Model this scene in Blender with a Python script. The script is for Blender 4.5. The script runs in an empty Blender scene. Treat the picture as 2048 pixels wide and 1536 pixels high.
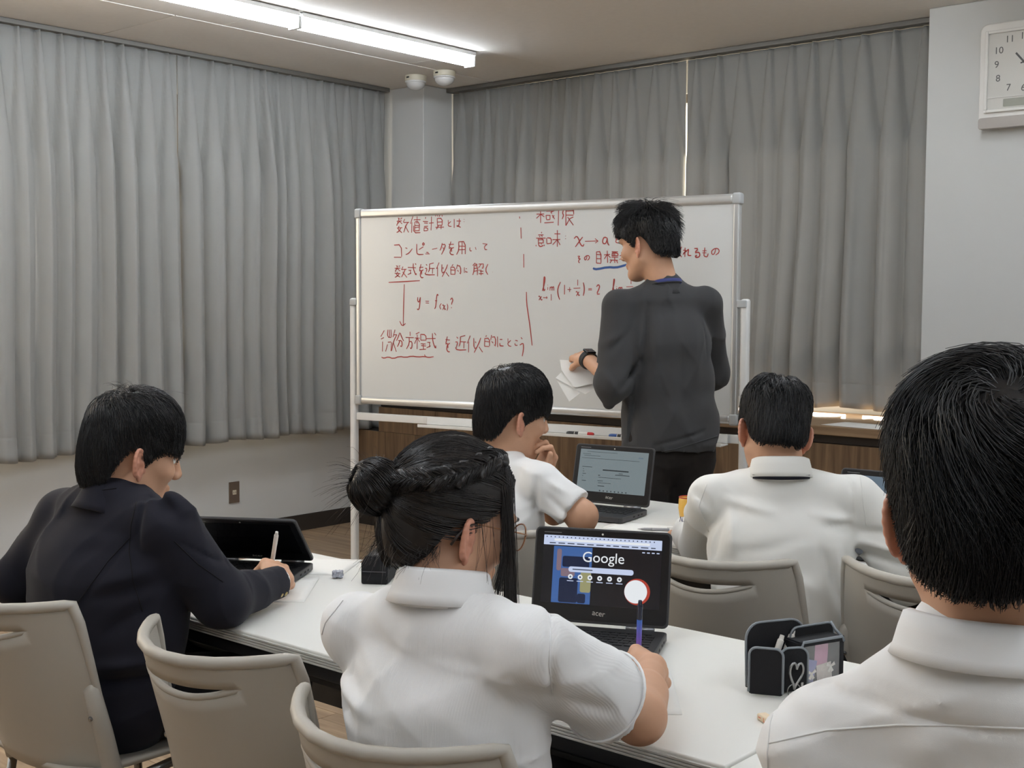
import bpy, bmesh, math, random
import numpy as np
from mathutils import Vector, Matrix

# ------------------------------------------------------------------ camera, world, lamps
scene = bpy.context.scene
COL = scene.collection
PI = math.pi
rad = math.radians

cam_data = bpy.data.cameras.new('camera')
cam = bpy.data.objects.new('camera', cam_data)
COL.objects.link(cam)
cam_data.sensor_width = 36.0
cam_data.lens = 2500.0 / 2048.0 * 36.0
cam_data.clip_start = 0.05
cam.location = (0, 0, 1.40)
YAW, PITCH, ROLL = rad(40.58), rad(3.66), 0.005
cam.rotation_mode = 'QUATERNION'
cam.rotation_quaternion = (Matrix.Rotation(YAW, 4, 'Z') @ Matrix.Rotation(PI / 2 - PITCH, 4, 'X') @ Matrix.Rotation(ROLL, 4, 'Z')).to_quaternion()
scene.camera = cam

world = bpy.data.worlds.new('daylight')
scene.world = world
world.use_nodes = True
bg = world.node_tree.nodes['Background']
bg.inputs[0].default_value = (1.0, 0.84, 0.62, 1)
bg.inputs[1].default_value = 3.2
sun_d = bpy.data.lights.new('sun', 'SUN'); sun_d.energy = 18.0; sun_d.angle = 0.02; sun_d.color = (1.0, 0.92, 0.83)
sun = bpy.data.objects.new('sun', sun_d); COL.objects.link(sun)
sun.rotation_euler = Vector((0.35, -0.75, -0.85)).to_track_quat('-Z', 'Y').to_euler()      # slants down through the back window

scene.view_settings.view_transform = 'Standard'
scene.view_settings.look = 'None'
scene.view_settings.exposure = 1.22
scene.cycles.max_bounces = 7
scene.cycles.diffuse_bounces = 4
scene.cycles.transmission_bounces = 5
scene.cycles.caustics_reflective = False
scene.cycles.caustics_refractive = False
scene.view_settings.gamma = 1.0
scene.view_settings.use_curve_mapping = False
LAMP = 11.0          # strength of the ceiling tubes

# ------------------------------------------------------------------ helpers
def lin(r, g, b):
    f = lambda c: (c / 255) / 12.92 if c <= 10 else ((c / 255 + 0.055) / 1.055) ** 2.4
    return (f(r), f(g), f(b), 1)

class NT:
    def __init__(s, m):
        m.use_nodes = True
        s.t = m.node_tree; s.n = s.t.nodes; s.l = s.t.links
        s.b = s.n['Principled BSDF']; s.out = s.n['Material Output']
    def add(s, typ, **kw):
        n = s.n.new(typ)
        for k, v in kw.items():
            if k in n.inputs: n.inputs[k].default_value = v
            else: setattr(n, k, v)
        return n
    def link(s, a, ao, b, bi): s.l.new(a.outputs[ao], b.inputs[bi])

def mat(name, col, rough=0.5, metal=0.0, var=0.0, vscale=6.0, bump=0.0, bscale=200.0, bdist=0.001, stretch=None, spec=None, emit=None, estr=1.0, alpha=None, trans=0.0):
    """procedural material: a base colour broken up by noise, with a noise relief"""
    m = bpy.data.materials.new(name); t = NT(m); b = t.b
    c = lin(*col) if max(col) > 1.001 else (*col, 1)
    b.inputs['Base Color'].default_value = c
    b.inputs['Roughness'].default_value = rough
    b.inputs['Metallic'].default_value = metal
    if spec is not None: b.inputs['Specular IOR Level'].default_value = spec
    if trans: b.inputs['Transmission Weight'].default_value = trans
    if alpha is not None: b.inputs['Alpha'].default_value = alpha
    if emit:
        b.inputs['Emission Color'].default_value = lin(*emit); b.inputs['Emission Strength'].default_value = estr
    tc = t.add('ShaderNodeTexCoord')
    mp = t.add('ShaderNodeMapping'); t.link(tc, 'Object', mp, 'Vector')
    if stretch: mp.inputs['Scale'].default_value = stretch
    if var:
        nz = t.add('ShaderNodeTexNoise', Scale=vscale, Detail=4.0); t.link(mp, 0, nz, 'Vector')
        mx = t.add('ShaderNodeMix', data_type='RGBA')
        t.link(nz, 'Fac', mx, 0)
        mx.inputs[6].default_value = tuple(max(0, x * (1 - var)) for x in c[:3]) + (1,)
        mx.inputs[7].default_value = tuple(min(1, x * (1 + var)) for x in c[:3]) + (1,)
        t.link(mx, 2, b, 'Base Color')
    if bump:
        nb = t.add('ShaderNodeTexNoise', Scale=bscale, Detail=3.0); t.link(mp, 0, nb, 'Vector')
        bp = t.add('ShaderNodeBump', Strength=bump, Distance=bdist); t.link(nb, 'Fac', bp, 'Height'); t.link(bp, 0, b, 'Normal')
    return m

def wood(name, c1, c2, grain_axis='Z', scale=1.0, rough=0.45, island=True):
    m = bpy.data.materials.new(name); t = NT(m)
    tc = t.add('ShaderNodeTexCoord'); mp = t.add('ShaderNodeMapping')
    sc = {'X': (0.7, 14, 14), 'Y': (14, 0.7, 14), 'Z': (14, 14, 0.7)}[grain_axis]
    mp.inputs['Scale'].default_value = tuple(scale * k for k in sc)
    if island:
        oi = t.add('ShaderNodeObjectInfo'); ml = t.add('ShaderNodeVectorMath', operation='SCALE'); ml.inputs['Scale'].default_value = 40.0
        t.link(oi, 'Random', ml, 0)
        ad = t.add('ShaderNodeVectorMath', operation='ADD'); t.link(tc, 'Object', ad, 0); t.link(ml, 0, ad, 1); t.link(ad, 0, mp, 'Vector')
    else: t.link(tc, 'Object', mp, 'Vector')
    nz = t.add('ShaderNodeTexNoise', Scale=1.6, Detail=7.0, Roughness=0.62, Distortion=1.2); t.link(mp, 0, nz, 'Vector')
    cr = t.add('ShaderNodeValToRGB'); cr.color_ramp.elements[0].position = 0.32; cr.color_ramp.elements[1].position = 0.70
    cr.color_ramp.elements[0].color = lin(*c1); cr.color_ramp.elements[1].color = lin(*c2)
    t.link(nz, 'Fac', cr, 0); t.link(cr, 0, t.b, 'Base Color')
    t.b.inputs['Roughness'].default_value = rough
    bp = t.add('ShaderNodeBump', Strength=0.15, Distance=0.001); t.link(nz, 'Fac', bp, 'Height'); t.link(bp, 0, t.b, 'Normal')
    return m

def cloth(name, col, rough=0.9, weave=900.0, bump=0.25, var=0.05, ribs=None, sheen=0.15):
    m = bpy.data.materials.new(name); t = NT(m); b = t.b
    c = lin(*col); b.inputs['Roughness'].default_value = rough
    b.inputs['Sheen Weight'].default_value = sheen; b.inputs['Specular IOR Level'].default_value = 0.25
    tc = t.add('ShaderNodeTexCoord')
    nz = t.add('ShaderNodeTexNoise', Scale=9.0, Detail=5.0); t.link(tc, 'Object', nz, 'Vector')
    mx = t.add('ShaderNodeMix', data_type='RGBA'); t.link(nz, 'Fac', mx, 0)
    mx.inputs[6].default_value = tuple(x * (1 - var) for x in c[:3]) + (1,); mx.inputs[7].default_value = tuple(min(1, x * (1 + var)) for x in c[:3]) + (1,)
    t.link(mx, 2, b, 'Base Color')
    n2 = t.add('ShaderNodeTexNoise', Scale=weave, Detail=2.0); t.link(tc, 'Object', n2, 'Vector')
    bp = t.add('ShaderNodeBump', Strength=bump, Distance=0.0006); t.link(n2, 'Fac', bp, 'Height')
    last = bp
    if ribs:
        w = t.add('ShaderNodeTexWave', Scale=ribs[0], wave_type='BANDS', bands_direction=ribs[1]); t.link(tc, 'Object', w, 'Vector')
        b2 = t.add('ShaderNodeBump', Strength=ribs[2], Distance=0.0008); t.link(w, 'Fac', b2, 'Height'); t.link(bp, 0, b2, 'Normal'); last = b2
    t.link(last, 0, b, 'Normal')
    return m

def tag(o, label=None, cat=None, group=None, kind=None):
    if label: o['label'] = label
    if cat: o['category'] = cat
    if group: o['group'] = group
    if kind: o['kind'] = kind
    return o

def link(name, me, m=None, parent=None):
    o = bpy.data.objects.new(name, me); COL.objects.link(o)
    if m is not None and me is not None and len(me.materials) == 0: me.materials.append(m)
    if parent is not None: o.parent = parent
    return o

def empty(name, loc=(0, 0, 0), rz=0.0):
    o = bpy.data.objects.new(name, None); COL.objects.link(o)
    o.location = loc; o.rotation_euler = (0, 0, rz); o.empty_display_size = 0.05
    return o

def shade(me, smooth=True):
    me.polygons.foreach_set('use_smooth', np.full(len(me.polygons), smooth)); me.update()

class MB:
    """collects shapes of ONE part"""
    def __init__(s): s.v = []; s.f = []
    def raw(s, v, f):
        k = len(s.v); s.v += [tuple(p) for p in v]; s.f += [tuple(i + k for i in q) for q in f]; return s
    def box(s, lo, hi, M=None):
        (a, b, c), (d, e, g) = lo, hi
        v = [(a, b, c), (d, b, c), (d, e, c), (a, e, c), (a, b, g), (d, b, g), (d, e, g), (a, e, g)]
        if M is not None: v = [M @ Vector(p) for p in v]
        return s.raw(v, [(0, 3, 2, 1), (4, 5, 6, 7), (0, 1, 5, 4), (1, 2, 6, 5), (2, 3, 7, 6), (3, 0, 4, 7)])
    def tube(s, pts, r, n=10, caps=True, squash=None):
        pts = [Vector(p) for p in pts]; N = len(pts)
        rr = r if hasattr(r, '__len__') else [r] * N
        k = len(s.v); prev = None
        for i, p in enumerate(pts):
            t = (pts[min(i + 1, N - 1)] - pts[max(i - 1, 0)]).normalized()
            if prev is None:
                a = Vector((0, 0, 1)) if abs(t.z) < 0.9 else Vector((1, 0, 0)); nrm = t.cross(a).normalized()
            else:
                nrm = (prev - t * prev.dot(t)).normalized()
            prev = nrm; bi = t.cross(nrm)
            for j in range(n):
                a = 2 * PI * j / n
                s.v.append(tuple(p + rr[i] * (math.cos(a) * nrm + math.sin(a) * bi * (squash or 1))))
        for i in range(N - 1):
            for j in range(n):
                s.f.append((k + i * n + j, k + i * n + (j + 1) % n, k + (i + 1) * n + (j + 1) % n, k + (i + 1) * n + j))
        if caps:
            s.f.append(tuple(k + j for j in range(n))[::-1]); s.f.append(tuple(k + (N - 1) * n + j for j in range(n)))
        return s
    def lathe(s, prof, n=24, c=(0, 0, 0), M=None):
        k = len(s.v)
        for r, z in prof:
            for j in range(n):
                a = 2 * PI * j / n; p = Vector((c[0] + r * math.cos(a), c[1] + r * math.sin(a), c[2] + z))
                s.v.append(tuple(M @ p if M is not None else p))
        for i in range(len(prof) - 1):
            for j in range(n):
                s.f.append((k + i * n + j, k + i * n + (j + 1) % n, k + (i + 1) * n + (j + 1) % n, k + (i + 1) * n + j))
        s.f.append(tuple(k + j for j in range(n))[::-1]); s.f.append(tuple(k + (len(prof) - 1) * n + j for j in range(n)))
        return s
    def prism(s, poly, z0, z1, M=None):
        n = len(poly); v = [(x, y, z0) for x, y in poly] + [(x, y, z1) for x, y in poly]
        if M is not None: v = [M @ Vector(p) for p in v]
        return s.raw(v, [tuple(range(n))[::-1], tuple(range(n, 2 * n))] + [(i, (i + 1) % n, n + (i + 1) % n, n + i) for i in range(n)])
    def mesh(s, name='m'):
        me = bpy.data.meshes.new(name); me.from_pydata(s.v, [], s.f); me.validate(); me.update(); return me
    def build(s, name, m, parent=None, bevel=0.0, smooth=False, seg=2, sub=0):
        me = s.mesh(name)
        if smooth: shade(me)
        o = link(name, me, m, parent)
        if bevel:
            b = o.modifiers.new('bevel', 'BEVEL'); b.width = bevel; b.segments = seg; b.limit_method = 'ANGLE'; b.angle_limit = rad(35)
            if smooth is not None: shade(me); b.harden_normals = False
            o.modifiers.new('wn', 'WEIGHTED_NORMAL').keep_sharp = True
        if sub:
            q = o.modifiers.new('sub', 'SUBSURF'); q.levels = q.render_levels = sub
        return o

def grid_mesh(name, P):
    """P: (ny, nx, 3) array -> quad mesh"""
    P = np.asarray(P, float); ny, nx = P.shape[:2]
    idx = np.arange(ny * nx).reshape(ny, nx)
    f = np.stack([idx[:-1, :-1], idx[:-1, 1:], idx[1:, 1:], idx[1:, :-1]], -1).reshape(-1, 4)
    return fast_mesh(name, P.reshape(-1, 3), f)

def fast_mesh(name, v, f, smooth=True, mats=None):
    me = bpy.data.meshes.new(name); v = np.asarray(v, np.float32); f = np.asarray(f, np.int32); k = f.shape[1]
    me.vertices.add(len(v)); me.vertices.foreach_set('co', v.ravel())
    me.loops.add(f.size); me.loops.foreach_set('vertex_index', f.ravel())
    me.polygons.add(len(f)); me.polygons.foreach_set('loop_start', np.arange(0, f.size, k, dtype=np.int32))
    if mats is not None: me.polygons.foreach_set('material_index', np.asarray(mats, np.int32))
    me.update(calc_edges=True)
    if smooth: shade(me)
    return me

def text_mesh(s, size, depth=0.0004, align='CENTER'):
    cu = bpy.data.curves.new('t', 'FONT'); cu.body = s; cu.size = size; cu.extrude = depth; cu.align_x = align; cu.align_y = 'CENTER'; cu.resolution_u = 4
    o = bpy.data.objects.new('t', cu); COL.objects.link(o)
    dg = bpy.context.evaluated_depsgraph_get(); dg.update()
    me = bpy.data.meshes.new_from_object(o.evaluated_get(dg))
    bpy.data.objects.remove(o); return me

def solidify(o, t, off=0.0):
    q = o.modifiers.new('thick', 'SOLIDIFY'); q.thickness = t; q.offset = off; return o

def rrect(w, h, r, n=5, cx=0, cy=0):
    out = []
    for sx, sy, a0 in ((1, 1, 0), (-1, 1, 90), (-1, -1, 180), (1, -1, 270)):
        for i in range(n + 1):
            a = rad(a0 + 90 * i / n); out.append((cx + sx * (w / 2 - r) + r * math.cos(a), cy + sy * (h / 2 - r) + r * math.sin(a)))
    return out

# ------------------------------------------------------------------ materials of the room
M_WALL = mat('wall_paint', (204, 205, 203), 0.75, var=0.03, vscale=3, bump=0.12, bscale=350)
M_CEIL = mat('ceiling_board', (232, 228, 222), 0.9, var=0.04, vscale=30, bump=0.35, bscale=160, bdist=0.002)
M_CURT = cloth('curtain_cloth', (158, 159, 156), 0.85, weave=700, bump=0.15, var=0.03)
def make_translucent(m, col, f):
    t = NT(m); tr = t.add('ShaderNodeBsdfTranslucent'); tr.inputs[0].default_value = col
    mx = t.add('ShaderNodeMixShader'); mx.inputs[0].default_value = f
    t.link(t.b, 0, mx, 1); t.link(tr, 0, mx, 2); t.link(mx, 0, t.out, 'Surface')
make_translucent(M_CURT, (0.52, 0.5, 0.47, 1), 0.10)
M_RAIL = mat('rail_metal', (120, 118, 114), 0.5, 0.4, bump=0.05)
M_BASE = mat('baseboard_vinyl', (52, 46, 41), 0.55, var=0.1, bump=0.1)
M_PLANK = wood('floor_vinyl_oak', (128, 106, 84), (176, 152, 124), 'X', 1.0, 0.4)
M_CABWOOD = wood('cabinet_walnut', (92, 70, 50), (146, 118, 88), 'Z', 0.9, 0.5)
M_CABTOP = wood('counter_top_wood', (124, 98, 72), (158, 132, 102), 'X', 0.8, 0.5)
M_DARK = mat('dark_gap', (18, 17, 16), 0.8, bump=0.05)
M_WHITEFRAME = mat('white_enamel_steel', (222, 222, 220), 0.35, 0.0, var=0.02, bump=0.03)
M_ALU = mat('satin_aluminium', (205, 206, 205), 0.32, 0.6, var=0.03, bump=0.03, bscale=80)
M_BOARD = mat('whiteboard_enamel', (212, 214, 213), 0.22, var=0.02, vscale=2.5, bump=0.02, bscale=6)
M_RED = mat('red_marker_ink', (170, 62, 58), 0.6, var=0.15, vscale=60)
M_BLUE = mat('blue_marker_ink', (52, 88, 150), 0.6, var=0.1, vscale=60)
M_GLASS = mat('clear_glass', (1.0, 1.0, 1.0), 0.03, alpha=0.06, bump=0.01)
M_TUBE = mat('led_diffuser', (250, 250, 248), 0.4, emit=(238, 246, 255), estr=LAMP, bump=0.01)
M_IVORY = mat('ivory_plastic', (214, 208, 188), 0.45, var=0.03, bump=0.03)
M_MILK = mat('milky_dome', (214, 214, 212), 0.12, bump=0.02)
M_WINFRAME = mat('window_frame_alu', (120, 112, 104), 0.4, 0.5, bump=0.03)

# ------------------------------------------------------------------ the room
ZC = 2.77
UL, VB = -5.95, 6.10            # left wall, window wall
UR, VR = 3.2, -2.6
def struct(name, mb, m, parent=None, bevel=0.0):
    o = mb.build(name, m, parent, bevel=bevel)
    if parent is None: tag(o, kind='structure')
    return o

floor = struct('floor', MB().box((UL - .1, VR - .1, -0.08), (UR + .1, VB + .1, -0.004)), M_DARK)
tag(floor, 'pale brown wood-look plank floor', 'floor')
rnd = random.Random(4)
PW, PL = 0.225, 1.22
pl_me = MB().box((0, 0.0008, -0.004), (PL - 0.0016, PW - 0.0016, 0.0)).mesh('plank'); pl_me.materials.append(M_PLANK)
short = {}
row = 0; v = VR
while v < VB:
    u = UL - (row * 0.41 % PL)
    while u < UR:
        a, b = max(u, UL), min(u + PL, UR)
        if b - a > 0.02:
            key = round(b - a, 2)
            if key >= round(PL, 2): me = pl_me
            else:
                if key not in short:
                    short[key] = MB().box((0, 0.0008, -0.004), (key - 0.0016, PW - 0.0016, 0.0)).mesh('plank'); short[key].materials.append(M_PLANK)
                me = short[key]
            o = link('plank', me, None, floor); o.location = (a, v, 0)
        u += PL
    v += PW; row += 1

ceiling = struct('ceiling', MB().box((UL - .1, VR - .1, ZC + .012), (UR + .1, VB + .1, ZC + .12)), M_CEIL)
tag(ceiling, 'grey-white ceiling boards with thin seams', 'ceiling')
G = 0.003
for (a, b, vs) in ((UL, -5.19, (VR, -0.1, 1.72, 3.57, VB)), (-5.19, -4.60, (VR, 0.15, 1.38, 2.61, 3.84, 5.13, VB)), (-4.60, -1.6, (VR, 1.1, VB)), (-1.6, UR, (VR, 1.1, VB))):
    for i in range(len(vs) - 1):
        dz = 0.002 if a == -5.19 else 0.0
        struct('ceiling_panel', MB().box((a + G, vs[i] + G, ZC + dz), (b - G, vs[i + 1] - G, ZC + .013 + dz)), M_CEIL, ceiling, bevel=0.002)

def wall_with_hole(axis, c0, c1, lo, hi, holes):
    """wall slab between c0 and c1 along `axis`; lo/hi=(along, z); rectangular holes in (along, z)"""
    xs = sorted({lo[0], hi[0]} | {h[0] for h in holes} | {h[2] for h in holes}); zs = sorted({lo[1], hi[1]} | {h[1] for h in holes} | {h[3] for h in holes})
    mb = MB()
    for i in range(len(xs) - 1):
        for j in range(len(zs) - 1):
            cx, cz = (xs[i] + xs[i + 1]) / 2, (zs[j] + zs[j + 1]) / 2
            if any(h[0] < cx < h[2] and h[1] < cz < h[3] for h in holes): continue
            if axis == 'u': mb.box((c0, xs[i], zs[j]), (c1, xs[i + 1], zs[j + 1]))
            else: mb.box((xs[i], c0, zs[j]), (xs[i + 1], c1, zs[j + 1]))
    return mb
WL = (0.4, 0.98, 5.35, 2.55)       # left window (along v)
WB = (-5.25, 0.93, -2.45, 2.6)     # back window (along u)
w = struct('wall_left', wall_with_hole('u', UL - .15, UL, (VR - .1, -.08), (VB + .15, ZC + .1), [WL]), M_WALL); tag(w, 'off-white painted left wall below the curtains', 'wall')
w = struct('wall_back', wall_with_hole('v', VB, VB + .15, (UL - .15, -.08), (UR + .15, ZC + .1), [WB]), M_WALL); tag(w, 'off-white window wall behind the curtains', 'wall')
w = struct('wall_right', MB().box((UR, VR - .1, -.08), (UR + .15, VB + .15, ZC + .1)), M_WALL); tag(w, 'off-white side wall opposite the curtains', 'wall')
w = struct('wall_rear', MB().box((UL - .15, VR - .15, -.08), (UR + .15, VR, ZC + .1)), M_WALL); tag(w, 'off-white rear wall of the classroom', 'wall')
w = struct('wall_corner', MB().box((UL - .01, 5.66, 0), (-5.59, VB + .01, ZC)), M_WALL, bevel=0.006); tag(w, 'off-white square pillar in the room corner', 'wall')
w = struct('wall_clock', MB().box((-2.36, 5.70, 0), (UR + .01, VB + .01, ZC)), M_WALL, bevel=0.006); tag(w, 'off-white wall carrying the square clock', 'wall')
w = struct('baseboard_left', MB().box((UL, VR, 0), (UL + .008, 5.36, .10)), M_BASE, bevel=0.002); tag(w, 'dark brown baseboard along left wall', 'baseboard')

def window(name, axis, c, H, label, bars):
    o = empty(name, (0, 0, 0)); tag(o, label, 'window', kind='structure')
    a0, z0, a1, z1 = H
    def seg(nm, p, q, m, d0, d1):
        mb = MB()
        if axis == 'v': mb.box((p[0], c + d0, p[1]), (q[0], c + d1, q[1]))
        else: mb.box((c - d1, p[0], p[1]), (c - d0, q[0], q[1]))
        return mb.build(nm, m, o)
    for p, q in (((a0, z0), (a1, z0 + .05)), ((a0, z1 - .05), (a1, z1)), ((a0, z0 + .05), (a0 + .05, z1 - .05)), ((a1 - .05, z0 + .05), (a1, z1 - .05))):
        seg('window_frame', p, q, M_WINFRAME, 0.03, 0.09)
    xs = [a0] + bars + [a1]
    for b in bars: seg('mullion', (b - .035, z0 + .05), (b + .035, z1 - .05), M_WINFRAME, 0.035, 0.085)
    zm = 1.47
    for i in range(len(xs) - 1):
        l, r = xs[i] + (.05 if i == 0 else .035), xs[i + 1] - (.05 if i == len(xs) - 2 else .035)
        seg('transom', (l, zm - .045), (r, zm + .045), M_WINFRAME, 0.04, 0.08)
        for (za, zb) in ((z0 + .05, zm - .045), (zm + .045, z1 - .05)):
            seg('pane', (l, za), (r, zb), M_GLASS, 0.055, 0.061)
    return o
window('window_1', 'v', VB, WB, 'aluminium window behind the back curtains', [-4.55, -3.62, -2.9])
window('window_2', 'u', UL, WL, 'aluminium window behind the left curtains', [1.6, 2.85, 4.1])

# ------------------------------------------------------------------ curtains
def curtain(name, label, axis, a0, a1, c, z0, z1, lam, amp, seed, flat=0.0, lean=0.0, top_f=1.0):
    """pinch-pleated curtain hanging along a wall; c is the mean plane, room side is +u (axis u) or -v (axis v)"""
    rg = np.random.RandomState(seed)
    n = max(3, int(round((a1 - a0) / lam)))
    w = 1 + 0.55 * (rg.rand(n) - .5) ; w /= w.sum()
    edges = np.concatenate([[0], np.cumsum(w)])
    A = amp * (0.65 + 0.7 * rg.rand(n))
    sh = 0.5 + 0.24 * (rg.rand(n) - .5)
    NX, NZ = n * 22 + 1, 64
    s = np.linspace(0, 1, NX)
    k = np.clip(np.searchsorted(edges, s, side='right') - 1, 0, n - 1)
    x = (s - edges[k]) / w[k]                      # 0..1 in the fold
    peak = sh[k]
    xx = np.where(x < peak, (peak - x) / peak, (x - peak) / (1 - peak))   # 0 at the ridge, 1 in the valleys
    ph = 1 - xx
    t = np.linspace(0, 1, NZ) ** 1.1
    hem = 1 - 0.125 / (z1 - z0)
    t = np.sort(np.concatenate([t, [hem - .004, hem - .0012, hem + .0012, hem + .004]])); NZ = len(t)
    T = t[:, None]
    drift = np.cumsum(rg.randn(n) * 0.25); sub = rg.rand(n)
    bl = np.clip(T / 0.35, 0, 1); bl = bl * bl * (3 - 2 * bl)
    wd = 0.16 + 0.84 * np.clip(T / 0.30, 0, 1) ** 0.8            # the pinch opens downwards into a round fold
    u_ = np.clip(xx[None] / wd, 0, 1)
    prof = np.sqrt(np.maximum(0, 1 - u_ ** 2.2)) * (0.45 + 0.55 * bl) - 0.10 * np.cos(PI * xx[None]) * (1 - bl)
    prof += 0.07 * bl * sub[k][None] * np.sin(3 * PI * x + drift[k] * 2)[None] * np.clip(T * 2, 0, 1)
    wob = 1 + 0.18 * np.sin(3.1 * T * (1 + 0.3 * drift[k][None]) + drift[k][None] * 3)
    d = prof * A[k][None] * wob * (0.8 + 0.35 * T)
    d += flat * np.sin(s[None] * 9 + 2.2 * T + seed) * T
    d += -0.003 * np.exp(-((T - hem) * (z1 - z0) / 0.003) ** 2)
    d += 0.004 * np.sin(40 * s[None] + seed) * np.clip((T - hem) / (1 - hem), 0, 1)
    along = a0 + (a1 - a0) * s[None] + 0.012 * np.sin(2 * PI * x)[None] * bl + lean * T * A[k][None] * (ph[None] - .5) + 0.02 * np.sin(2.0 * T * PI + drift[k][None]) * T * np.minimum(s, 1 - s)[None] * 2
    z = z1 - (z1 - z0) * T + 0.006 * np.sin(23 * s[None] + seed * 2) * np.clip((T - .9) / .1, 0, 1) + 0 * s[None]
    P = np.zeros((NZ, NX, 3))
    if axis == 'u': P[..., 0] = c + d; P[..., 1] = along; P[..., 2] = z
    else: P[..., 0] = along; P[..., 1] = c - d; P[..., 2] = z
    o = link(name, grid_mesh(name, P), M_CURT)
    solidify(o, 0.0012)
    tag(o, label, 'curtain', 'grey pleated curtains')
    return o
curtain('curtain', 'grey pleated curtain left of the gap in the left wall', 'u', 2.2, 4.046, -5.885, 0.615, 2.742, 0.135, 0.092, 3, 0.012)
curtain('curtain', 'grey pleated curtain between left gap and corner pillar', 'u', 4.049, 5.60, -5.885, 0.612, 2.742, 0.115, 0.085, 8, 0.012)
curtain('curtain', 'grey finely pleated curtain right of the corner pillar, behind whiteboard top', 'v', -5.580, -3.818, 5.925, 0.885, 2.742, 0.118, 0.075, 15, 0.01)
curtain('curtain', 'grey loosely draped curtain beside the clock wall', 'v', -3.808, -2.372, 5.925, 0.885, 2.742, 0.150, 0.075, 21, 0.02)
r = MB().box((UL + .02, VR, ZC - .026), (UL + .10, 5.62, ZC - .001)).build('curtain_rail', M_RAIL, bevel=0.003); tag(r, 'slim grey curtain rail along the left wall', 'curtain rail')
r = MB().box((-5.585, 5.86, ZC - .026), (-2.365, 6.0, ZC - .001)).build('curtain_rail', M_RAIL, bevel=0.003); tag(r, 'slim grey curtain rail along the window wall', 'curtain rail')

# ------------------------------------------------------------------ low cabinets under the back window
CT = 0.84
cab = empty('window_cabinet', (-3.4, 5.5, 0)); tag(cab, 'low walnut-veneer cabinet running under the back window', 'cabinet')
us = [UL + .01 + i * 0.73 for i in range(9)]
NU = -5.70                              # the curtain hangs in a notch left of here
def cpart(nm, lo, hi, m, bv=0.002):
    o = MB().box(lo, hi).build(nm, m, None, bevel=bv); o.parent = cab; o.matrix_parent_inverse = Matrix.Translation((3.4, -5.5, 0)); return o
for i in range(8):
    z1 = .60 if i == 0 else CT - .085
    cpart('front_panel', (us[i] + .0015, 5.375, .105), (us[i + 1] - .0015, 5.395, z1), M_CABWOOD, 0.001)
cpart('front_panel', (NU, 5.375, .602), (us[1] - .0015, 5.395, CT - .085), M_CABWOOD, 0.001)
cpart('carcass', (us[0], 5.40, 0.0), (us[-1], 5.65, .60), M_DARK)
cpart('upper_carcass', (NU, 5.40, .60), (us[-1], 5.65, CT - .045), M_DARK)
cpart('recess_strip', (NU, 5.392, CT - .083), (us[-1], 5.41, CT - .045), M_BASE)
cpart('counter_top', (NU, 5.355, CT - .043), (us[-1], 5.655, CT), M_CABTOP, 0.004)
cpart('sill_board', (-5.58, 5.657, CT - .043), (-2.365, 6.095, CT), M_CABTOP, 0.004)
cpart('sill_carcass', (-5.58, 5.66, 0.0), (-2.365, 6.09, CT - .045), M_DARK)
cpart('plinth', (us[0], 5.37, 0.0), (us[-1], 5.392, .10), M_BASE)

# ------------------------------------------------------------------ ceiling lamps
def lamp(u, v0, v1, label, group):
    o = empty('ceiling_lamp', (u, (v0 + v1) / 2, ZC)); tag(o, label, 'lamp', group)
    L = (v1 - v0) / 2 - .004
    MB().box((-.050, -L, -.022), (.050, L, -.001)).build('housing', M_WHITEFRAME, o, bevel=0.003)
    poly = [(-.034, -.022), (-.036, -.040), (-.033, -.058), (-.022, -.070), (0, -.075), (.022, -.070), (.033, -.058), (.036, -.040), (.034, -.022)]
    n = len(poly); V = [(x, y, z) for y in (-L, L) for x, z in poly]
    MB().raw(V, [tuple(range(n)), tuple(range(n, 2 * n))[::-1]] + [(i, i + n, i + 1 + n, i + 1) for i in range(n - 1)]).build('diffuser', M_TUBE, o)
    for sgn in (-1, 1):
        MB().box((-.038, -.004 + sgn * (L + .003), -.077), (.038, .004 + sgn * (L + .003), -.022)).build('end_cap', M_WHITEFRAME, o, bevel=0.001)
    return o
lamp(-4.70, 3.90, 5.12, 'bright white tube lamp on the ceiling nearest the corner detectors', 'ceiling tube lamps')
lamp(-4.70, 2.67, 3.89, 'bright white tube lamp continuing the first one, cut by the top edge', 'ceiling tube lamps')
for (u, v0) in ((-4.70, 1.42), (-4.70, 0.18), (-4.70, -1.06), (-1.95, 3.9), (-1.95, 2.66), (-1.95, 1.42), (-1.95, 0.18), (-1.95, -1.06), (0.8, 3.9), (0.8, 2.66), (0.8, 1.42), (0.8, 0.18), (0.8, -1.06)):
    lamp(u, v0, v0 + 1.22, 'white ceiling tube lamp over the desks, out of the picture', 'ceiling tube lamps out of view')

def detector(u, v, label):
    o = empty('smoke_detector', (u, v, ZC)); tag(o, label, 'detector', 'ceiling detectors')
    MB().lathe([(.066, 0), (.066, -.030), (.062, -.034)], 28).build('base', M_IVORY, o, smooth=False, bevel=0.002)
    MB().lathe([(.064, -.033), (.064, -.040), (.060, -.043), (.058, -.043)], 28).build('collar', M_WHITEFRAME, o)
    pr = [(.057, -.042)] + [(.057 * math.cos(a), -.046 - .040 * math.sin(a)) for a in [i * PI / 2 / 8 for i in range(9)]]
    pr[-1] = (.004, pr[-1][1])
    MB().lathe(pr, 28).build('dome', M_MILK, o, smooth=True)
    MB().box((-.01, -.068, -.02), (.01, -.064, -.012)).build('status_light', M_DARK, o)
detector(-5.42, 5.42, 'milky dome ceiling detector on the left of the pair by the pillar')
detector(-5.18, 5.42, 'milky dome ceiling detector on the right of the pair by the pillar')

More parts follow.
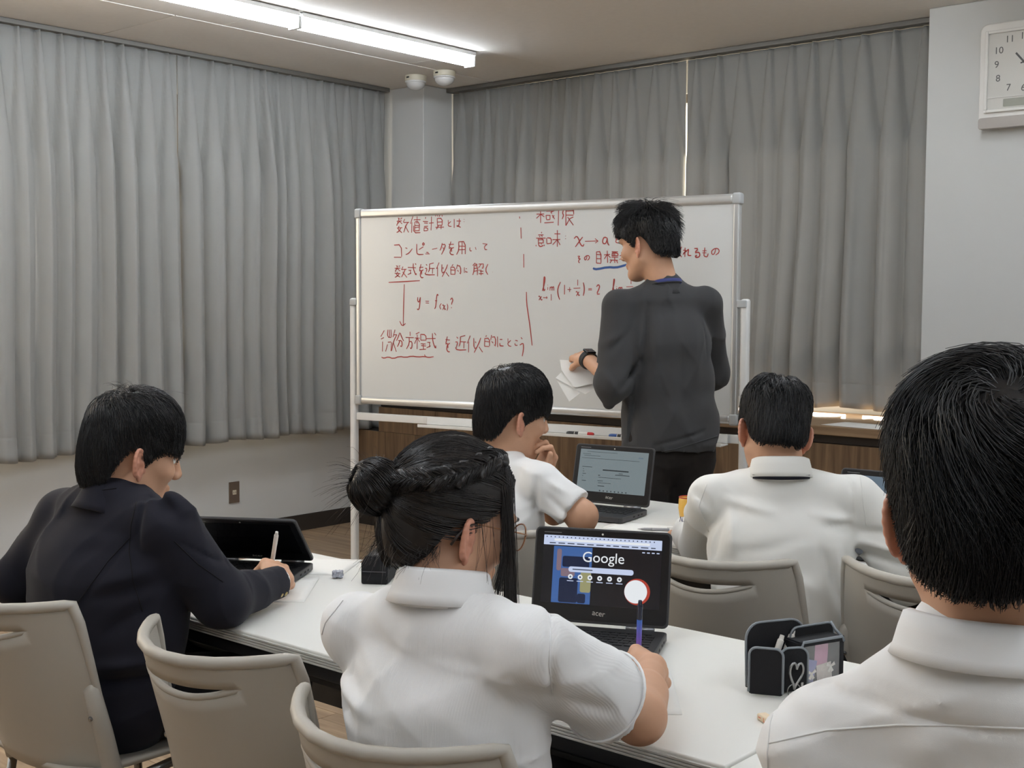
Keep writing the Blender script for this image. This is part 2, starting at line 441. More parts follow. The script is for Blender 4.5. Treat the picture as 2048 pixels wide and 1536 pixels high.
# ------------------------------------------------------------------ wall socket, clock
so = empty('wall_socket', (UL, 4.452, 0.294)); tag(so, 'brown wall socket plate low on the left wall', 'socket')
M_BRPL = mat('brown_socket_plate', (112, 98, 86), 0.45, 0.2, bump=0.03)
M_CREAM = mat('cream_socket', (216, 206, 184), 0.4, bump=0.02)
MB().box((0.0, -.037, -.062), (.006, .037, .062)).build('plate', M_BRPL, so, bevel=0.002)
MB().box((.004, -.013, -.013), (.0085, .013, .013)).build('insert', M_CREAM, so, bevel=0.001)
for s in (-1, 1): MB().box((.008, s * .006 - .0012, -.006), (.009, s * .006 + .0012, .006)).build('slot', M_DARK, so)

M_CLKBODY = mat('clock_white_plastic', (224, 222, 217), 0.3, var=0.02, bump=0.02)
M_CLKFACE = mat('clock_face', (205, 203, 196), 0.6, bump=0.02)
M_CLKGREY = mat('clock_grey_base', (172, 166, 160), 0.4, bump=0.03)
M_INK = mat('black_print', (52, 52, 52), 0.6, bump=0.02)
M_LCD = mat('lcd_green_grey', (148, 150, 136), 0.3, bump=0.02)
ck = empty('wall_clock', (-1.905, 5.70, 2.42)); tag(ck, 'square white wall clock with black numerals and small digital window', 'clock')
RX = Matrix.Rotation(PI / 2, 4, 'X')      # local xy -> xz plane, facing -v
MB().prism(rrect(.39, .46, .035), 0.0, .055, RX).build('case', M_CLKBODY, ck, bevel=0.008, seg=3)
MB().prism(rrect(.384, .05, .012, cy=-.208), .02, .064, RX).build('base_band', M_CLKGREY, ck, bevel=0.004)
mb = MB()
for (x0, y0, x1, y1) in ((-.168, -.150, -.155, .195), (.155, -.150, .168, .195), (-.155, .182, .155, .195), (-.155, -.163, .155, -.150), (-.168, -.163, -.155, -.15), (.155, -.163, .168, -.15)):
    mb.box((x0, y0, .052), (x1, y1, .068), RX)
mb.build('bezel', M_CLKBODY, ck, bevel=0.003)
MB().prism(rrect(.312, .336, .01, cy=.016), .054, .0565, RX).build('face', M_CLKFACE, ck)
MB().prism(rrect(.315, .003, .001, cy=-.098), .056, .0605, RX).build('divider', M_CLKBODY, ck)
MB().prism(rrect(.17, .034, .003, cy=-.124), .056, .059, RX).build('digital_window', M_LCD, ck)
cy0 = .045
for i in range(1, 13):
    a = PI / 2 - i * PI / 6
    x, y = .118 * math.cos(a), .112 * math.sin(a)
    k = 1 / max(abs(math.cos(a)), abs(math.sin(a))) ** 0.55
    me = text_mesh(str(i), .042); o = link('numeral', me, M_INK, ck); o.matrix_local = RX @ Matrix.Translation((x * k, cy0 + y * k, .0572))
for nm, ln_, wd, an in (('hour_hand', .055, .008, 40), ('minute_hand', .085, .006, -75)):
    MB().box((-wd / 2, -.015, .058), (wd / 2, ln_, .0595), RX @ Matrix.Translation((0, cy0, 0)) @ Matrix.Rotation(rad(an), 4, 'Z')).build(nm, M_INK, ck)
MB().prism(rrect(.31, .345, .004, cy=.016), .0635, .0655, RX).build('cover_glass', M_GLASS, ck)

# ------------------------------------------------------------------ whiteboard
WA = math.atan2(.335, 1.87); WLEN, WH = 1.89, 0.905
wb = empty('whiteboard', (-4.42, 4.03, 0), WA); tag(wb, 'white mobile whiteboard with red handwritten notes on a steel stand', 'whiteboard')
Z0 = .93                               # bottom edge of the panel; local x along the board, -y faces the class
def wbox(nm, lo, hi, m, bv=0.003): return MB().box(lo, hi).build(nm, m, wb, bevel=bv)
wbox('panel', (.012, 0.0, Z0 + .012), (WLEN - .012, .02, Z0 + WH - .012), M_BOARD, 0.001)
wbox('frame_rail', (.02, -.010, Z0 + WH - .036), (WLEN - .02, .030, Z0 + WH + .006), M_ALU, 0.012)
wbox('frame_rail', (.02, -.010, Z0 - .006), (WLEN - .02, .030, Z0 + .030), M_ALU, 0.012)
wbox('frame_rail', (-.004, -.008, Z0 + .02), (.022, .028, Z0 + WH - .02), M_ALU, 0.006)
wbox('frame_rail', (WLEN - .022, -.008, Z0 + .02), (WLEN + .004, .028, Z0 + WH - .02), M_ALU, 0.006)
M_CORNER = mat('grey_corner_cap', (176, 178, 178), 0.4, bump=0.03)
for x in (.008, WLEN - .008):
    for z in (Z0 + .012, Z0 + WH - .014):
        wbox('corner_cap', (x - .019, -.0125, z - .024), (x + .019, .0325, z + .024), M_CORNER, 0.009)
for x in (-.028, WLEN + .030):
    wbox('upright', (x - .017, -.005, .12), (x + .017, .030, 1.425), M_WHITEFRAME, 0.010)
    wbox('foot', (x - .02, -.30, .075), (x + .02, .32, .12), M_WHITEFRAME, 0.006)
    for y in (-.28, .30):
        MB().lathe([(.027, -.012), (.03, -.008), (.03, .008), (.027, .012)], 20, M=Matrix.Translation((x, y, .032)) @ Matrix.Rotation(PI / 2, 4, 'Y')).build('caster_wheel', M_DARK, wb)
        wbox('caster_fork', (x - .018, y - .015, .03), (x + .018, y + .015, .078), M_CORNER)
    wbox('pivot_knob', (x - .010 if x < 0 else x - .03, -.012, Z0 + .46), (x + .03 if x < 0 else x + .010, .012, Z0 + .49), M_CORNER, 0.004)
wbox('crossbar', (-.011, .005, .845), (WLEN + .013, .03, .88), M_WHITEFRAME)
wbox('tray_back', (.40, -.004, .845), (WLEN - .03, .004, .882), M_WHITEFRAME)
wbox('tray_shelf', (.40, -.075, .838), (WLEN - .03, .004, .844), M_WHITEFRAME, 0.002)
wbox('tray_lip', (.40, -.079, .838), (WLEN - .03, -.074, .852), M_WHITEFRAME, 0.002)

STROKES = {
 '数': '1021 4031 0242 2005 2204 2244 251749 362809 0646 6153 5393 837559 6599',
 '値': '2004 1319 3292 6064 4348 438388 4585 4686 4888 353999',
 '計': '2021 0343 1444 1646 1719 174749 1949 5494 7079',
 '算': '2002 1141 2122 6042 5191 7172 2327 237377 2575 2777 0898 372819 6769',
 'と': '3135 734536385989', 'は': '1119 4393 717758475799', ':': '4344 4748',
 'コ': '118189 1989', 'ン': '1233 195893', 'ピ': '8345 21273989 8091827180', 'ュ': '256558 1888', 'ー': '0895',
 'タ': '312406 32826529 4466', 'を': '1282 4015445557 844537385989', '用': '212609 218189 2484 2686 5159',
 'い': '12162837 7286', 'て': '1182 8244465888', '式': '0393 1545 3538 0847 6063769997 8091',
 '近': '1122 042417 17082999 8041 414537 4494 7478', '似': '2004 1319 414766 5354 817449 7699',
 '的': '2112 0308 034348 0545 0848 6154 62929887 6576', 'に': '1119 4373 46485898',
 '解': '2002 214132 121609 124249 1444 1646 5191 919484 7154 6556 6696 5898 7579', 'く': '702579', '.': '4455',
 'y': '1113244461 6155482908', '=': '1383 1686', 'f': '817051463819 2464', '(': '70333669', ')': '30636639',
 'x': '133154678997 825529', '?': '225072544 6 4849'.replace(' 6 ', '6 '),
 '微': '2003 2304 1519 404363 6360 5053 4565 4639 6569 8073 7292 927569 7599', '分': '403205 506295 2575786958 453719',
 '方': '5052 0393 4575786958 434619', '程': '4011 0343 2129 2306 2345 5154 519194 5494 5696 5797 4999 7679',
 'こ': '227263 26283979', 'う': '3051 1463747659',
 '極': '0343 2029 2306 2345 5191 917283 5457 5474 7477 5777 8497 9486 4999',
 '限': '1119 1141334436 5159 519194 5292 5494 5976 9576 6599',
 '意': '5051 2272 3343 6352 0494 2427 247477 2575 2777 0809 27396978 5758 8889',
 '味': '0407 043437 0737 5292 4595 7079 7548 7598', '→': '0595 7295 9578', 'a': '73422427486773 737799',
 'そ': '217124844648 69'.replace(' ', ''), 'の': '514728152351828658', '目': '2129 218189 2383 2686 2989',
 '標': '0343 2029 2306 2345 5191 5254 529294 5494 6164 7174 5595 4797 7579 5749 8799', '地': '0444 2128 0847 4393 535999 7178',
 'れ': '2129 0333 3307 065362576898', 'る': '21712564858859384758', 'も': '403638597986 1363 1565',
 'l': '195461504136384968', 'i': '4549 4243', 'm': '2429 26445459 56748489', '1': '5059', '+': '1585 5159', '-': '0595',
 '2': '234162642979', ',': '6239', '∞': '2514051625557485765525',
}
WRITING = [
    [('数', 230, 299, 865, 797), ('値', 309, 363, 868, 794), ('計', 378, 436, 864, 802), ('算', 446, 493, 881, 808), ('と', 505, 536, 851, 818), ('は', 543, 583, 856, 811), (':', 593, 609, 856, 833)],
    [('コ', 208, 263, 747, 684), ('ン', 276, 318, 735, 695), ('ピ', 330, 386, 748, 694), ('ュ', 388, 418, 716, 694), ('ー', 427, 456, 729, 715), ('タ', 471, 506, 752, 692), ('を', 514, 549, 749, 691), ('用', 561, 612, 755, 692), ('い', 626, 670, 728, 702), ('て', 694, 726, 741, 707)],
    [('数', 220, 287, 645, 591), ('式', 292, 339, 654, 598), ('を', 353, 383, 651, 589), ('近', 388, 443, 656, 600), ('似', 450, 520, 655, 593), ('的', 529, 583, 653, 596), ('に', 600, 621, 636, 609), ('解', 647, 702, 653, 598), ('く', 707, 732, 646, 599), ('.', 747, 754, 614, 607)],
    [('y', 345, 372, 507, 440), ('=', 389, 414, 490, 464), ('f', 438, 464, 514, 446), ('(', 464, 483, 472, 444), ('x', 482, 502, 470, 442), (')', 505, 519, 470, 439), ('?', 522, 548, 497, 450)],
    [('微', 138, 229, 346, 247), ('分', 229, 269, 334, 269), ('方', 281, 326, 339, 259), ('程', 331, 394, 337, 260), ('式', 397, 448, 336, 261), ('を', 498, 529, 322, 252), ('近', 555, 614, 329, 262), ('似', 617, 700, 326, 253), ('的', 710, 767, 338, 275), ('に', 774, 810, 331, 280), ('と', 821, 853, 323, 285), ('こ', 862, 886, 316, 289), ('う', 888, 917, 326, 243)],
    [('極', 973, 1059, 877, 821), ('限', 1070, 1153, 885, 806)],
    [('意', 971, 1017, 782, 719), ('味', 1024, 1090, 786, 716), (':', 1109, 1123, 771, 745), ('x', 1151, 1204, 767, 714), ('→', 1207, 1270, 754, 724), ('a', 1283, 1322, 763, 718), ('と', 1343, 1373, 760, 727)],
    [('そ', 1168, 1193, 678, 646), ('の', 1202, 1233, 680, 654), ('目', 1256, 1288, 698, 644), ('標', 1300, 1363, 696, 644), ('地', 1370, 1409, 692, 653)],
    [('く', 1631, 1654, 705, 663), ('れ', 1655, 1692, 705, 664), ('る', 1696, 1732, 702, 661), ('も', 1735, 1767, 701, 663), ('の', 1772, 1814, 701, 667)],
    [('l', 1000, 1025, 591, 527), ('i', 1026, 1035, 560, 532), ('m', 1035, 1063, 558, 529), ('x', 982, 1003, 509, 487), ('→', 1007, 1028, 506, 492), ('1', 1039, 1053, 513, 486), ('(', 1070, 1098, 565, 491), ('1', 1103, 1119, 553, 513), ('+', 1124, 1147, 546, 523), ('1', 1168, 1181, 575, 550), ('-', 1155, 1188, 555, 526), ('x', 1164, 1185, 529, 506), (')', 1197, 1212, 564, 506), ('=', 1224, 1246, 543, 525), ('2', 1258, 1288, 560, 514), (',', 1303, 1320, 519, 496), ('l', 1338, 1354, 578, 530), ('i', 1355, 1363, 551, 532), ('m', 1363, 1386, 551, 530), ('x', 1333, 1353, 521, 503), ('→', 1355, 1370, 520, 508), ('∞', 1370, 1399, 522, 504), ('1', 1417, 1431, 586, 555), ('-', 1403, 1436, 561, 531)],
]
FREE_LINES = [[(184, 568), (276, 571), (360, 575)],
    [(273, 559), (269, 465), (267, 367)],
    [(247, 388), (261, 364), (280, 378)],
    [(142, 218), (157, 213), (182, 221), (210, 212), (245, 225), (280, 220), (315, 228), (350, 224), (389, 228), (408, 223), (437, 228)],
    [(386, 236), (394, 224)],
    [(884, 888), (885, 883)],
    [(887, 851), (888, 842)],
    [(894, 803), (896, 755)],
    [(909, 688), (910, 629)],
    [(924, 523), (925, 474), (934, 424), (944, 366), (954, 290)]]
BLUE_LINE = [(1247, 623), (1253, 620), (1266, 618), (1317, 627), (1353, 624), (1383, 630), (1409, 638)]

def ribbon(mb, pts, w):
    """flat pen stroke on the board, pts in (x, z) metres; the pen tapers at both ends"""
    pts = [Vector((a, b)) for a, b in pts]
    if len(pts) > 2:                      # round the corners
        q = [pts[0]]
        for i in range(1, len(pts) - 1):
            q += [pts[i].lerp(pts[i - 1], .28), pts[i].lerp(pts[i + 1], .28)]
        pts = q + [pts[-1]]
    n = len(pts); V = []
    for i, p in enumerate(pts):
        t = pts[min(i + 1, n - 1)] - pts[max(i - 1, 0)]
        t = t.normalized() if t.length > 1e-6 else Vector((1, 0)); nn = Vector((-t.y, t.x))
        k = w * (0.36 if i in (0, n - 1) else 0.5)
        V += [(p.x + nn.x * k, -0.0008, p.y + nn.y * k), (p.x - nn.x * k, -0.0008, p.y - nn.y * k)]
    mb.raw(V, [(2 * i, 2 * i + 1, 2 * i + 3, 2 * i + 2) for i in range(n - 1)])
PEN = 0.0052
hr = random.Random(11)
line_mbs = []
for row_ in WRITING:
    last = None
    for (g, x0, x1, yt, yb) in row_:
        if True: mb = MB(); line_mbs.append(mb)
        last = x1
        for st in STROKES[g].split():
            pts = [(int(st[i]), int(st[i + 1])) for i in range(0, len(st) - 1, 2)]
            P = [((x0 + (x1 - x0) * (a + hr.uniform(-.22, .22)) / 9) / 1000, Z0 + (yt + (yb - yt) * (b + hr.uniform(-.22, .22)) / 9) / 1000) for a, b in pts]
            small = (yt - yb) < 40
            ribbon(mb, P, PEN * (0.8 if small else 1.0))
for mb in line_mbs: o = mb.build('handwritten_character', M_RED, wb)
for L_ in FREE_LINES:
    mb = MB(); ribbon(mb, [(a / 1000, Z0 + b / 1000) for a, b in L_], PEN); mb.build('ruled_stroke', M_RED, wb)
mb = MB(); ribbon(mb, [(a / 1000, Z0 + b / 1000) for a, b in BLUE_LINE], .0095); mb.build('blue_underline', M_BLUE, wb)

# markers lying in the tray
M_PENWHITE = mat('marker_white_barrel', (226, 226, 222), 0.35, bump=0.02)
M_PENBLACK = mat('marker_black_cap', (34, 34, 36), 0.35, bump=0.02)
M_PENRED = mat('marker_red_cap', (196, 48, 48), 0.35, bump=0.02)
M_PENBLUE = mat('marker_blue_cap', (48, 88, 158), 0.35, bump=0.02)
def marker(s, label, capm, endm):
    o = empty('whiteboard_marker'); tag(o, label, 'marker', 'markers in the whiteboard tray')
    o.matrix_world = wb.matrix_basis if False else Matrix.Translation((-4.42, 4.03, 0)) @ Matrix.Rotation(WA, 4, 'Z') @ Matrix.Translation((s, -.06, .8535)) @ Matrix.Rotation(rad(2), 4, 'Z') @ Matrix.Rotation(PI / 2, 4, 'Y')
    MB().lathe([(.0085, .036), (.0085, .10)], 16).build('barrel', M_PENWHITE, o, smooth=False)
    MB().lathe([(.0088, .04), (.0088, .055), (.0086, .056)], 16).build('print_band', M_INK, o)
    MB().lathe([(.006, 0), (.0078, .003), (.0092, .012), (.0092, .037)], 16).build('cap', capm, o)
    MB().lathe([(.0092, .099), (.0092, .117), (.007, .125)], 16).build('end_plug', endm, o)
    return o
marker(1.16, 'whiteboard marker with black cap and red end in the tray', M_PENBLACK, M_PENRED)
marker(1.36, 'whiteboard marker with blue cap in the tray beside standing person', M_PENBLUE, M_PENBLUE)
marker(.80, 'whiteboard marker in the tray behind the dark-haired head, mostly hidden', M_PENBLACK, M_PENBLACK)

# ------------------------------------------------------------------ desks
M_TOP = mat('desk_white_laminate', (226, 225, 219), 0.42, var=0.015, vscale=4, bump=0.03, bscale=500)
M_EDGE = mat('desk_edge_grey', (198, 197, 191), 0.45, var=0.02, bump=0.02)
M_BLK = mat('black_powder_coat', (26, 26, 28), 0.5, 0.2, var=0.05, bump=0.08, bscale=600)
M_SHELF = mat('charcoal_shelf', (48, 46, 46), 0.6, bump=0.06)
TH_ = .70
def desk(u0, u1, v0, v1, label, mark=False):
    cu, cv = (u0 + u1) / 2, (v0 + v1) / 2; a, b = (u1 - u0) / 2, (v1 - v0) / 2
    o = empty('desk', (cu, cv, 0)); tag(o, label, 'desk', 'white folding desks')
    MB().box((-a, -b + .004, TH_ - .028), (a, b - .004, TH_)).build('table_top', M_TOP, o, bevel=0.004)
    for k in range(4):                        # ribbed edge strips, front and back
        z = TH_ - .0065 - k * .0055
        for s in (-1, 1):
            MB().box((-a + .001, s * b - (.006 if s > 0 else 0), z - .0045), (a - .001, s * b + (0 if s > 0 else .006), z)).build('edge_rib', M_EDGE, o, bevel=0.001)
    MB().box((-a + .03, -b + .012, TH_ - .060), (a - .03, -b + .045, TH_ - .0285)).build('front_rail', M_BLK, o, bevel=0.006)
    MB().box((-a + .03, b - .06, TH_ - .060), (a - .03, b - .025, TH_ - .0285)).build('back_rail', M_BLK, o, bevel=0.006)
    # shelf as a frame with bars
    for (y0, y1) in ((-b + .13, -b + .19), (-.02, .04), (b - .14, b - .09)):
        MB().box((-a + .09, y0, TH_ - .125), (a - .09, y1, TH_ - .112)).build('shelf_bar', M_SHELF, o, bevel=0.003)
    for x in (-a + .09, -a / 3, a / 3, a - .15):
        MB().box((x, -b + .13, TH_ - .1265), (x + .06, b - .09, TH_ - .1135)).build('shelf_tie', M_SHELF, o, bevel=0.003)
    MB().box((-a + .12, b - .05, .30), (a - .12, b - .035, TH_ - .065)).build('modesty_panel', M_BLK, o, bevel=0.003)
    for s in (-1, 1):
        x = s * (a - .06)
        MB().box((x - .02, -.035, .07), (x + .02, .035, TH_ - .06)).build('leg_column', M_BLK, o, bevel=0.006)
        MB().box((x - .022, -b + .05, TH_ - .062), (x + .022, b - .05, TH_ - .029)).build('top_bracket', M_BLK, o, bevel=0.004)
        MB().box((x - .025, -b + .03, .05), (x + .025, b - .03, .085)).build('foot', M_BLK, o, bevel=0.010)
        for y in (-b + .06, b - .06):
            MB().lathe([(.022, -.011), (.025, -.007), (.025, .007), (.022, .011)], 18, M=Matrix.Translation((x, y, .025)) @ Matrix.Rotation(PI / 2, 4, 'Y')).build('caster_wheel', M_DARK, o)
    if mark:
        me = text_mesh('KOKUYO', .009, .0002); k = link('maker_mark', me, M_INK, o)
        k.matrix_local = Matrix.Translation((a - .06, -b - .0006, TH_ - .014)) @ Matrix.Rotation(PI / 2, 4, 'X')
    return o
desk(-2.76, -.962, 1.622, 2.281, 'long white folding desk in front of the navy blazer and hair-bun students')
desk(-.956, .842, 1.622, 2.281, 'long white folding desk in front of the nearest student at the right edge')
desk(-2.76, -.962, 3.05, 3.708, 'long white folding desk in the second row before the whiteboard')
desk(-.956, .842, 3.05, 3.708, 'long white folding desk at the right end of the second row')

# ------------------------------------------------------------------ chairs
M_CHAIR = mat('chair_warm_grey_plastic', (176, 171, 161), 0.5, var=0.02, vscale=12, bump=0.10, bscale=900, bdist=0.0006)
M_CHROME = mat('chair_steel', (150, 150, 150), 0.25, 0.9, bump=0.02)
def chair_parts():
    parts = []
    Wt, zt, zb = .222, .790, .445
    def S(a, z):
        """backrest shell: a in -1..1 across, returns (x, y); -y is away from the sitter"""
        t = (zt - z) / (zt - zb)
        half = .2 + .022 * math.sin(min(1, .25 + t) * PI * .5) + .004
        sag = .125 * (1 - .30 * t)
        y = .135 - sag - .06 * (1 - t) ** 1.0 + sag * abs(a) ** 2.2 + .015 * t
        return half * a, y - .10
    def patch(rows, a0, a1, n=14):
        P = []
        for zf in rows:
            rw = []
            for i in range(n + 1):
                a = a0 + (a1 - a0) * i / n; z = zf(a); x, y = S(a, z); rw.append((x, y, z))
            P.append(rw)
        return P
    top = lambda a: zt - .012 * (1 - abs(a) ** 2) + .004
    s_hi = lambda a: .742 - .006 * (1 - (a / .66) ** 2)
    s_lo = lambda a: .742 - .030 * (1 - (a / .66) ** 2)
    def mix(f, g, t): return lambda a: f(a) * (1 - t) + g(a) * t
    bot = lambda a: zb - .02
    mb = MB()
    def addgrid(P):
        ny, nx = len(P), len(P[0]); k = len(mb.v)
        for r_ in P: mb.v += r_
        for j in range(ny - 1):
            for i in range(nx - 1):
                mb.f.append((k + j * nx + i, k + j * nx + i + 1, k + (j + 1) * nx + i + 1, k + (j + 1) * nx + i))
    def mid(f): return f
    # centre with slot, sides without
    addgrid(patch([mix(top, s_hi, t) for t in (0, .33, .66, 1)], -.66, .66, 24))
    addgrid(patch([mix(s_lo, bot, t) for t in [i / 10 for i in range(11)]], -.66, .66, 24))
    edge_hi = lambda a: .742
    for s in (-1, 1):
        A, B = (-1, -.66) if s < 0 else (.66, 1)
        addgrid(patch([mix(top, edge_hi, t) for t in (0, .33, .66, 1)], A, B, 7))
        addgrid(patch([mix(edge_hi, bot, t) for t in [i / 10 for i in range(11)]], A, B, 7))
    me = mb.mesh('backrest')
    bm = bmesh.new(); bm.from_mesh(me); bmesh.ops.remove_doubles(bm, verts=bm.verts, dist=0.0004); bmesh.ops.recalc_face_normals(bm, faces=bm.faces); bm.to_mesh(me); bm.free(); shade(me)
    parts.append(('backrest', me, M_CHAIR, ('solid', .010)))
    # rolled rim along the top and down both sides
    pts = [(-1, zb + .10)] + [(-1, z) for z in (.60, .66, .71, .755)] + [(a, None) for a in (-.985, -.94, -.85, -.7, -.5, -.25, 0, .25, .5, .7, .85, .94, .985)] + [(1, z) for z in (.755, .71, .66, .60)] + [(1, zb + .10)]
    path = []
    for a, z in pts:
        z = top(a) if z is None else z; x, y = S(a, z); path.append((x, y, z))
    me = MB().tube(path, [.006, .008, .009, .010, .011] + [.0115] * 13 + [.011, .010, .009, .008, .006], 10).mesh('rim'); shade(me)
    parts.append(('rim', me, M_CHAIR, None))
    # lip under the slot
    path = [(*S(a, s_lo(a)), s_lo(a)) for a in [-.66 + 1.32 * i / 20 for i in range(21)]]
    me = MB().tube(path, [.004] + [.0065] * 19 + [.004], 8).mesh('slot_lip'); shade(me); parts.append(('slot_lip', me, M_CHAIR, None))
    # leg sleeves, bolts, legs
    for s in (-1, 1):
        x0, y0 = S(s * .97, .62); x1, y1 = S(s * .97, .40)
        me = MB().tube([(x0 - s * .004, y0 + .008, .635), (x0, y0, .615), ((x0 + x1) / 2, (y0 + y1) / 2, .52), (x1, y1, .41), (x1, y1 + .01, .36)], [.006, .017, .019, .020, .018], 14).mesh('leg_sleeve'); shade(me); parts.append(('leg_sleeve', me, M_CHAIR, None))
        bx, by = S(s * .97, .555)
        me = MB().lathe([(.004, -.003), (.0055, 0), (.005, .003), (.002, .004)], 10, M=Matrix.Translation((bx, by - .0185, .555)) @ Matrix.Rotation(PI / 2, 4, 'X')).mesh('bolt'); parts.append(('bolt', me, M_CHROME, None))
        me = MB().tube([(x1, y1 + .01, .37), (x1 + s * .005, y1 - .02, .2), (x1 + s * .012, y1 - .055, .006)], .0105, 10).mesh('leg'); shade(me); parts.append(('leg', me, M_CHROME, None))
        me = MB().tube([(x1, y1 + .02, .40), (s * .20, .20, .405), (s * .205, .34, .395), (s * .21, .375, .36), (s * .215, .40, .006)], .0105, 10).mesh('leg'); shade(me); parts.append(('leg', me, M_CHROME, None))
        for (fx, fy) in ((x1 + s * .012, y1 - .055), (s * .215, .40)):
            me = MB().lathe([(.014, 0), (.014, .018), (.011, .02)], 12, (fx, fy, 0)).mesh('foot_cap'); parts.append(('foot_cap', me, M_DARK, None))
    # seat
    P = []
    for j in range(13):
        v = j / 12; y = -.03 + .44 * v; rw = []
        for i in range(17):
            a = -1 + i / 8; hw = .215 * (1 - .06 * abs(2 * v - 1) ** 4)
            rw.append((hw * a, y, .425 + .012 * a * a - .02 * max(0, v - .8) ** 1.2 * 4 + .02 * max(0, .12 - v) * 4))
        P.append(rw)
    me = grid_mesh('seat', P); parts.append(('seat', me, M_CHAIR, ('solid', .012)))
    return parts
CHAIR_PARTS = chair_parts()
def chair(u, v, label, rz=0.0):
    o = empty('chair', (u, v, 0), rz); tag(o, label, 'chair', 'warm grey plastic chairs')
    for nm, me, m, mod in CHAIR_PARTS:
        p = link(nm, me, m, o)
        if mod: solidify(p, mod[1], 0.0)
    return o
# the deepest point of the backrest lies 0.15 behind the origin
chair(-2.485, 1.335, 'warm grey plastic chair under the navy blazer student, lower left')
chair(-1.855, 1.385, 'empty warm grey plastic chair between the navy blazer and the hair-bun student')
chair(-1.300, 1.290, 'warm grey plastic chair under the hair-bun student, at the bottom edge')
chair(-.42, 1.03, 'warm grey plastic chair under the nearest student, below the picture')
chair(-2.27, 2.60, 'warm grey plastic chair under the student resting chin on hand')
chair(-1.60, 2.68, 'warm grey plastic chair under the white-shirted student in the second row')
chair(-1.115, 2.83, 'empty warm grey plastic chair right of the second-row student', rad(6))

# ------------------------------------------------------------------ soft bodies: signed distance fields turned into meshes
V3 = lambda *a: np.array(a, float)
def unit(a): a = np.asarray(a, float); return a / max(1e-9, np.linalg.norm(a))

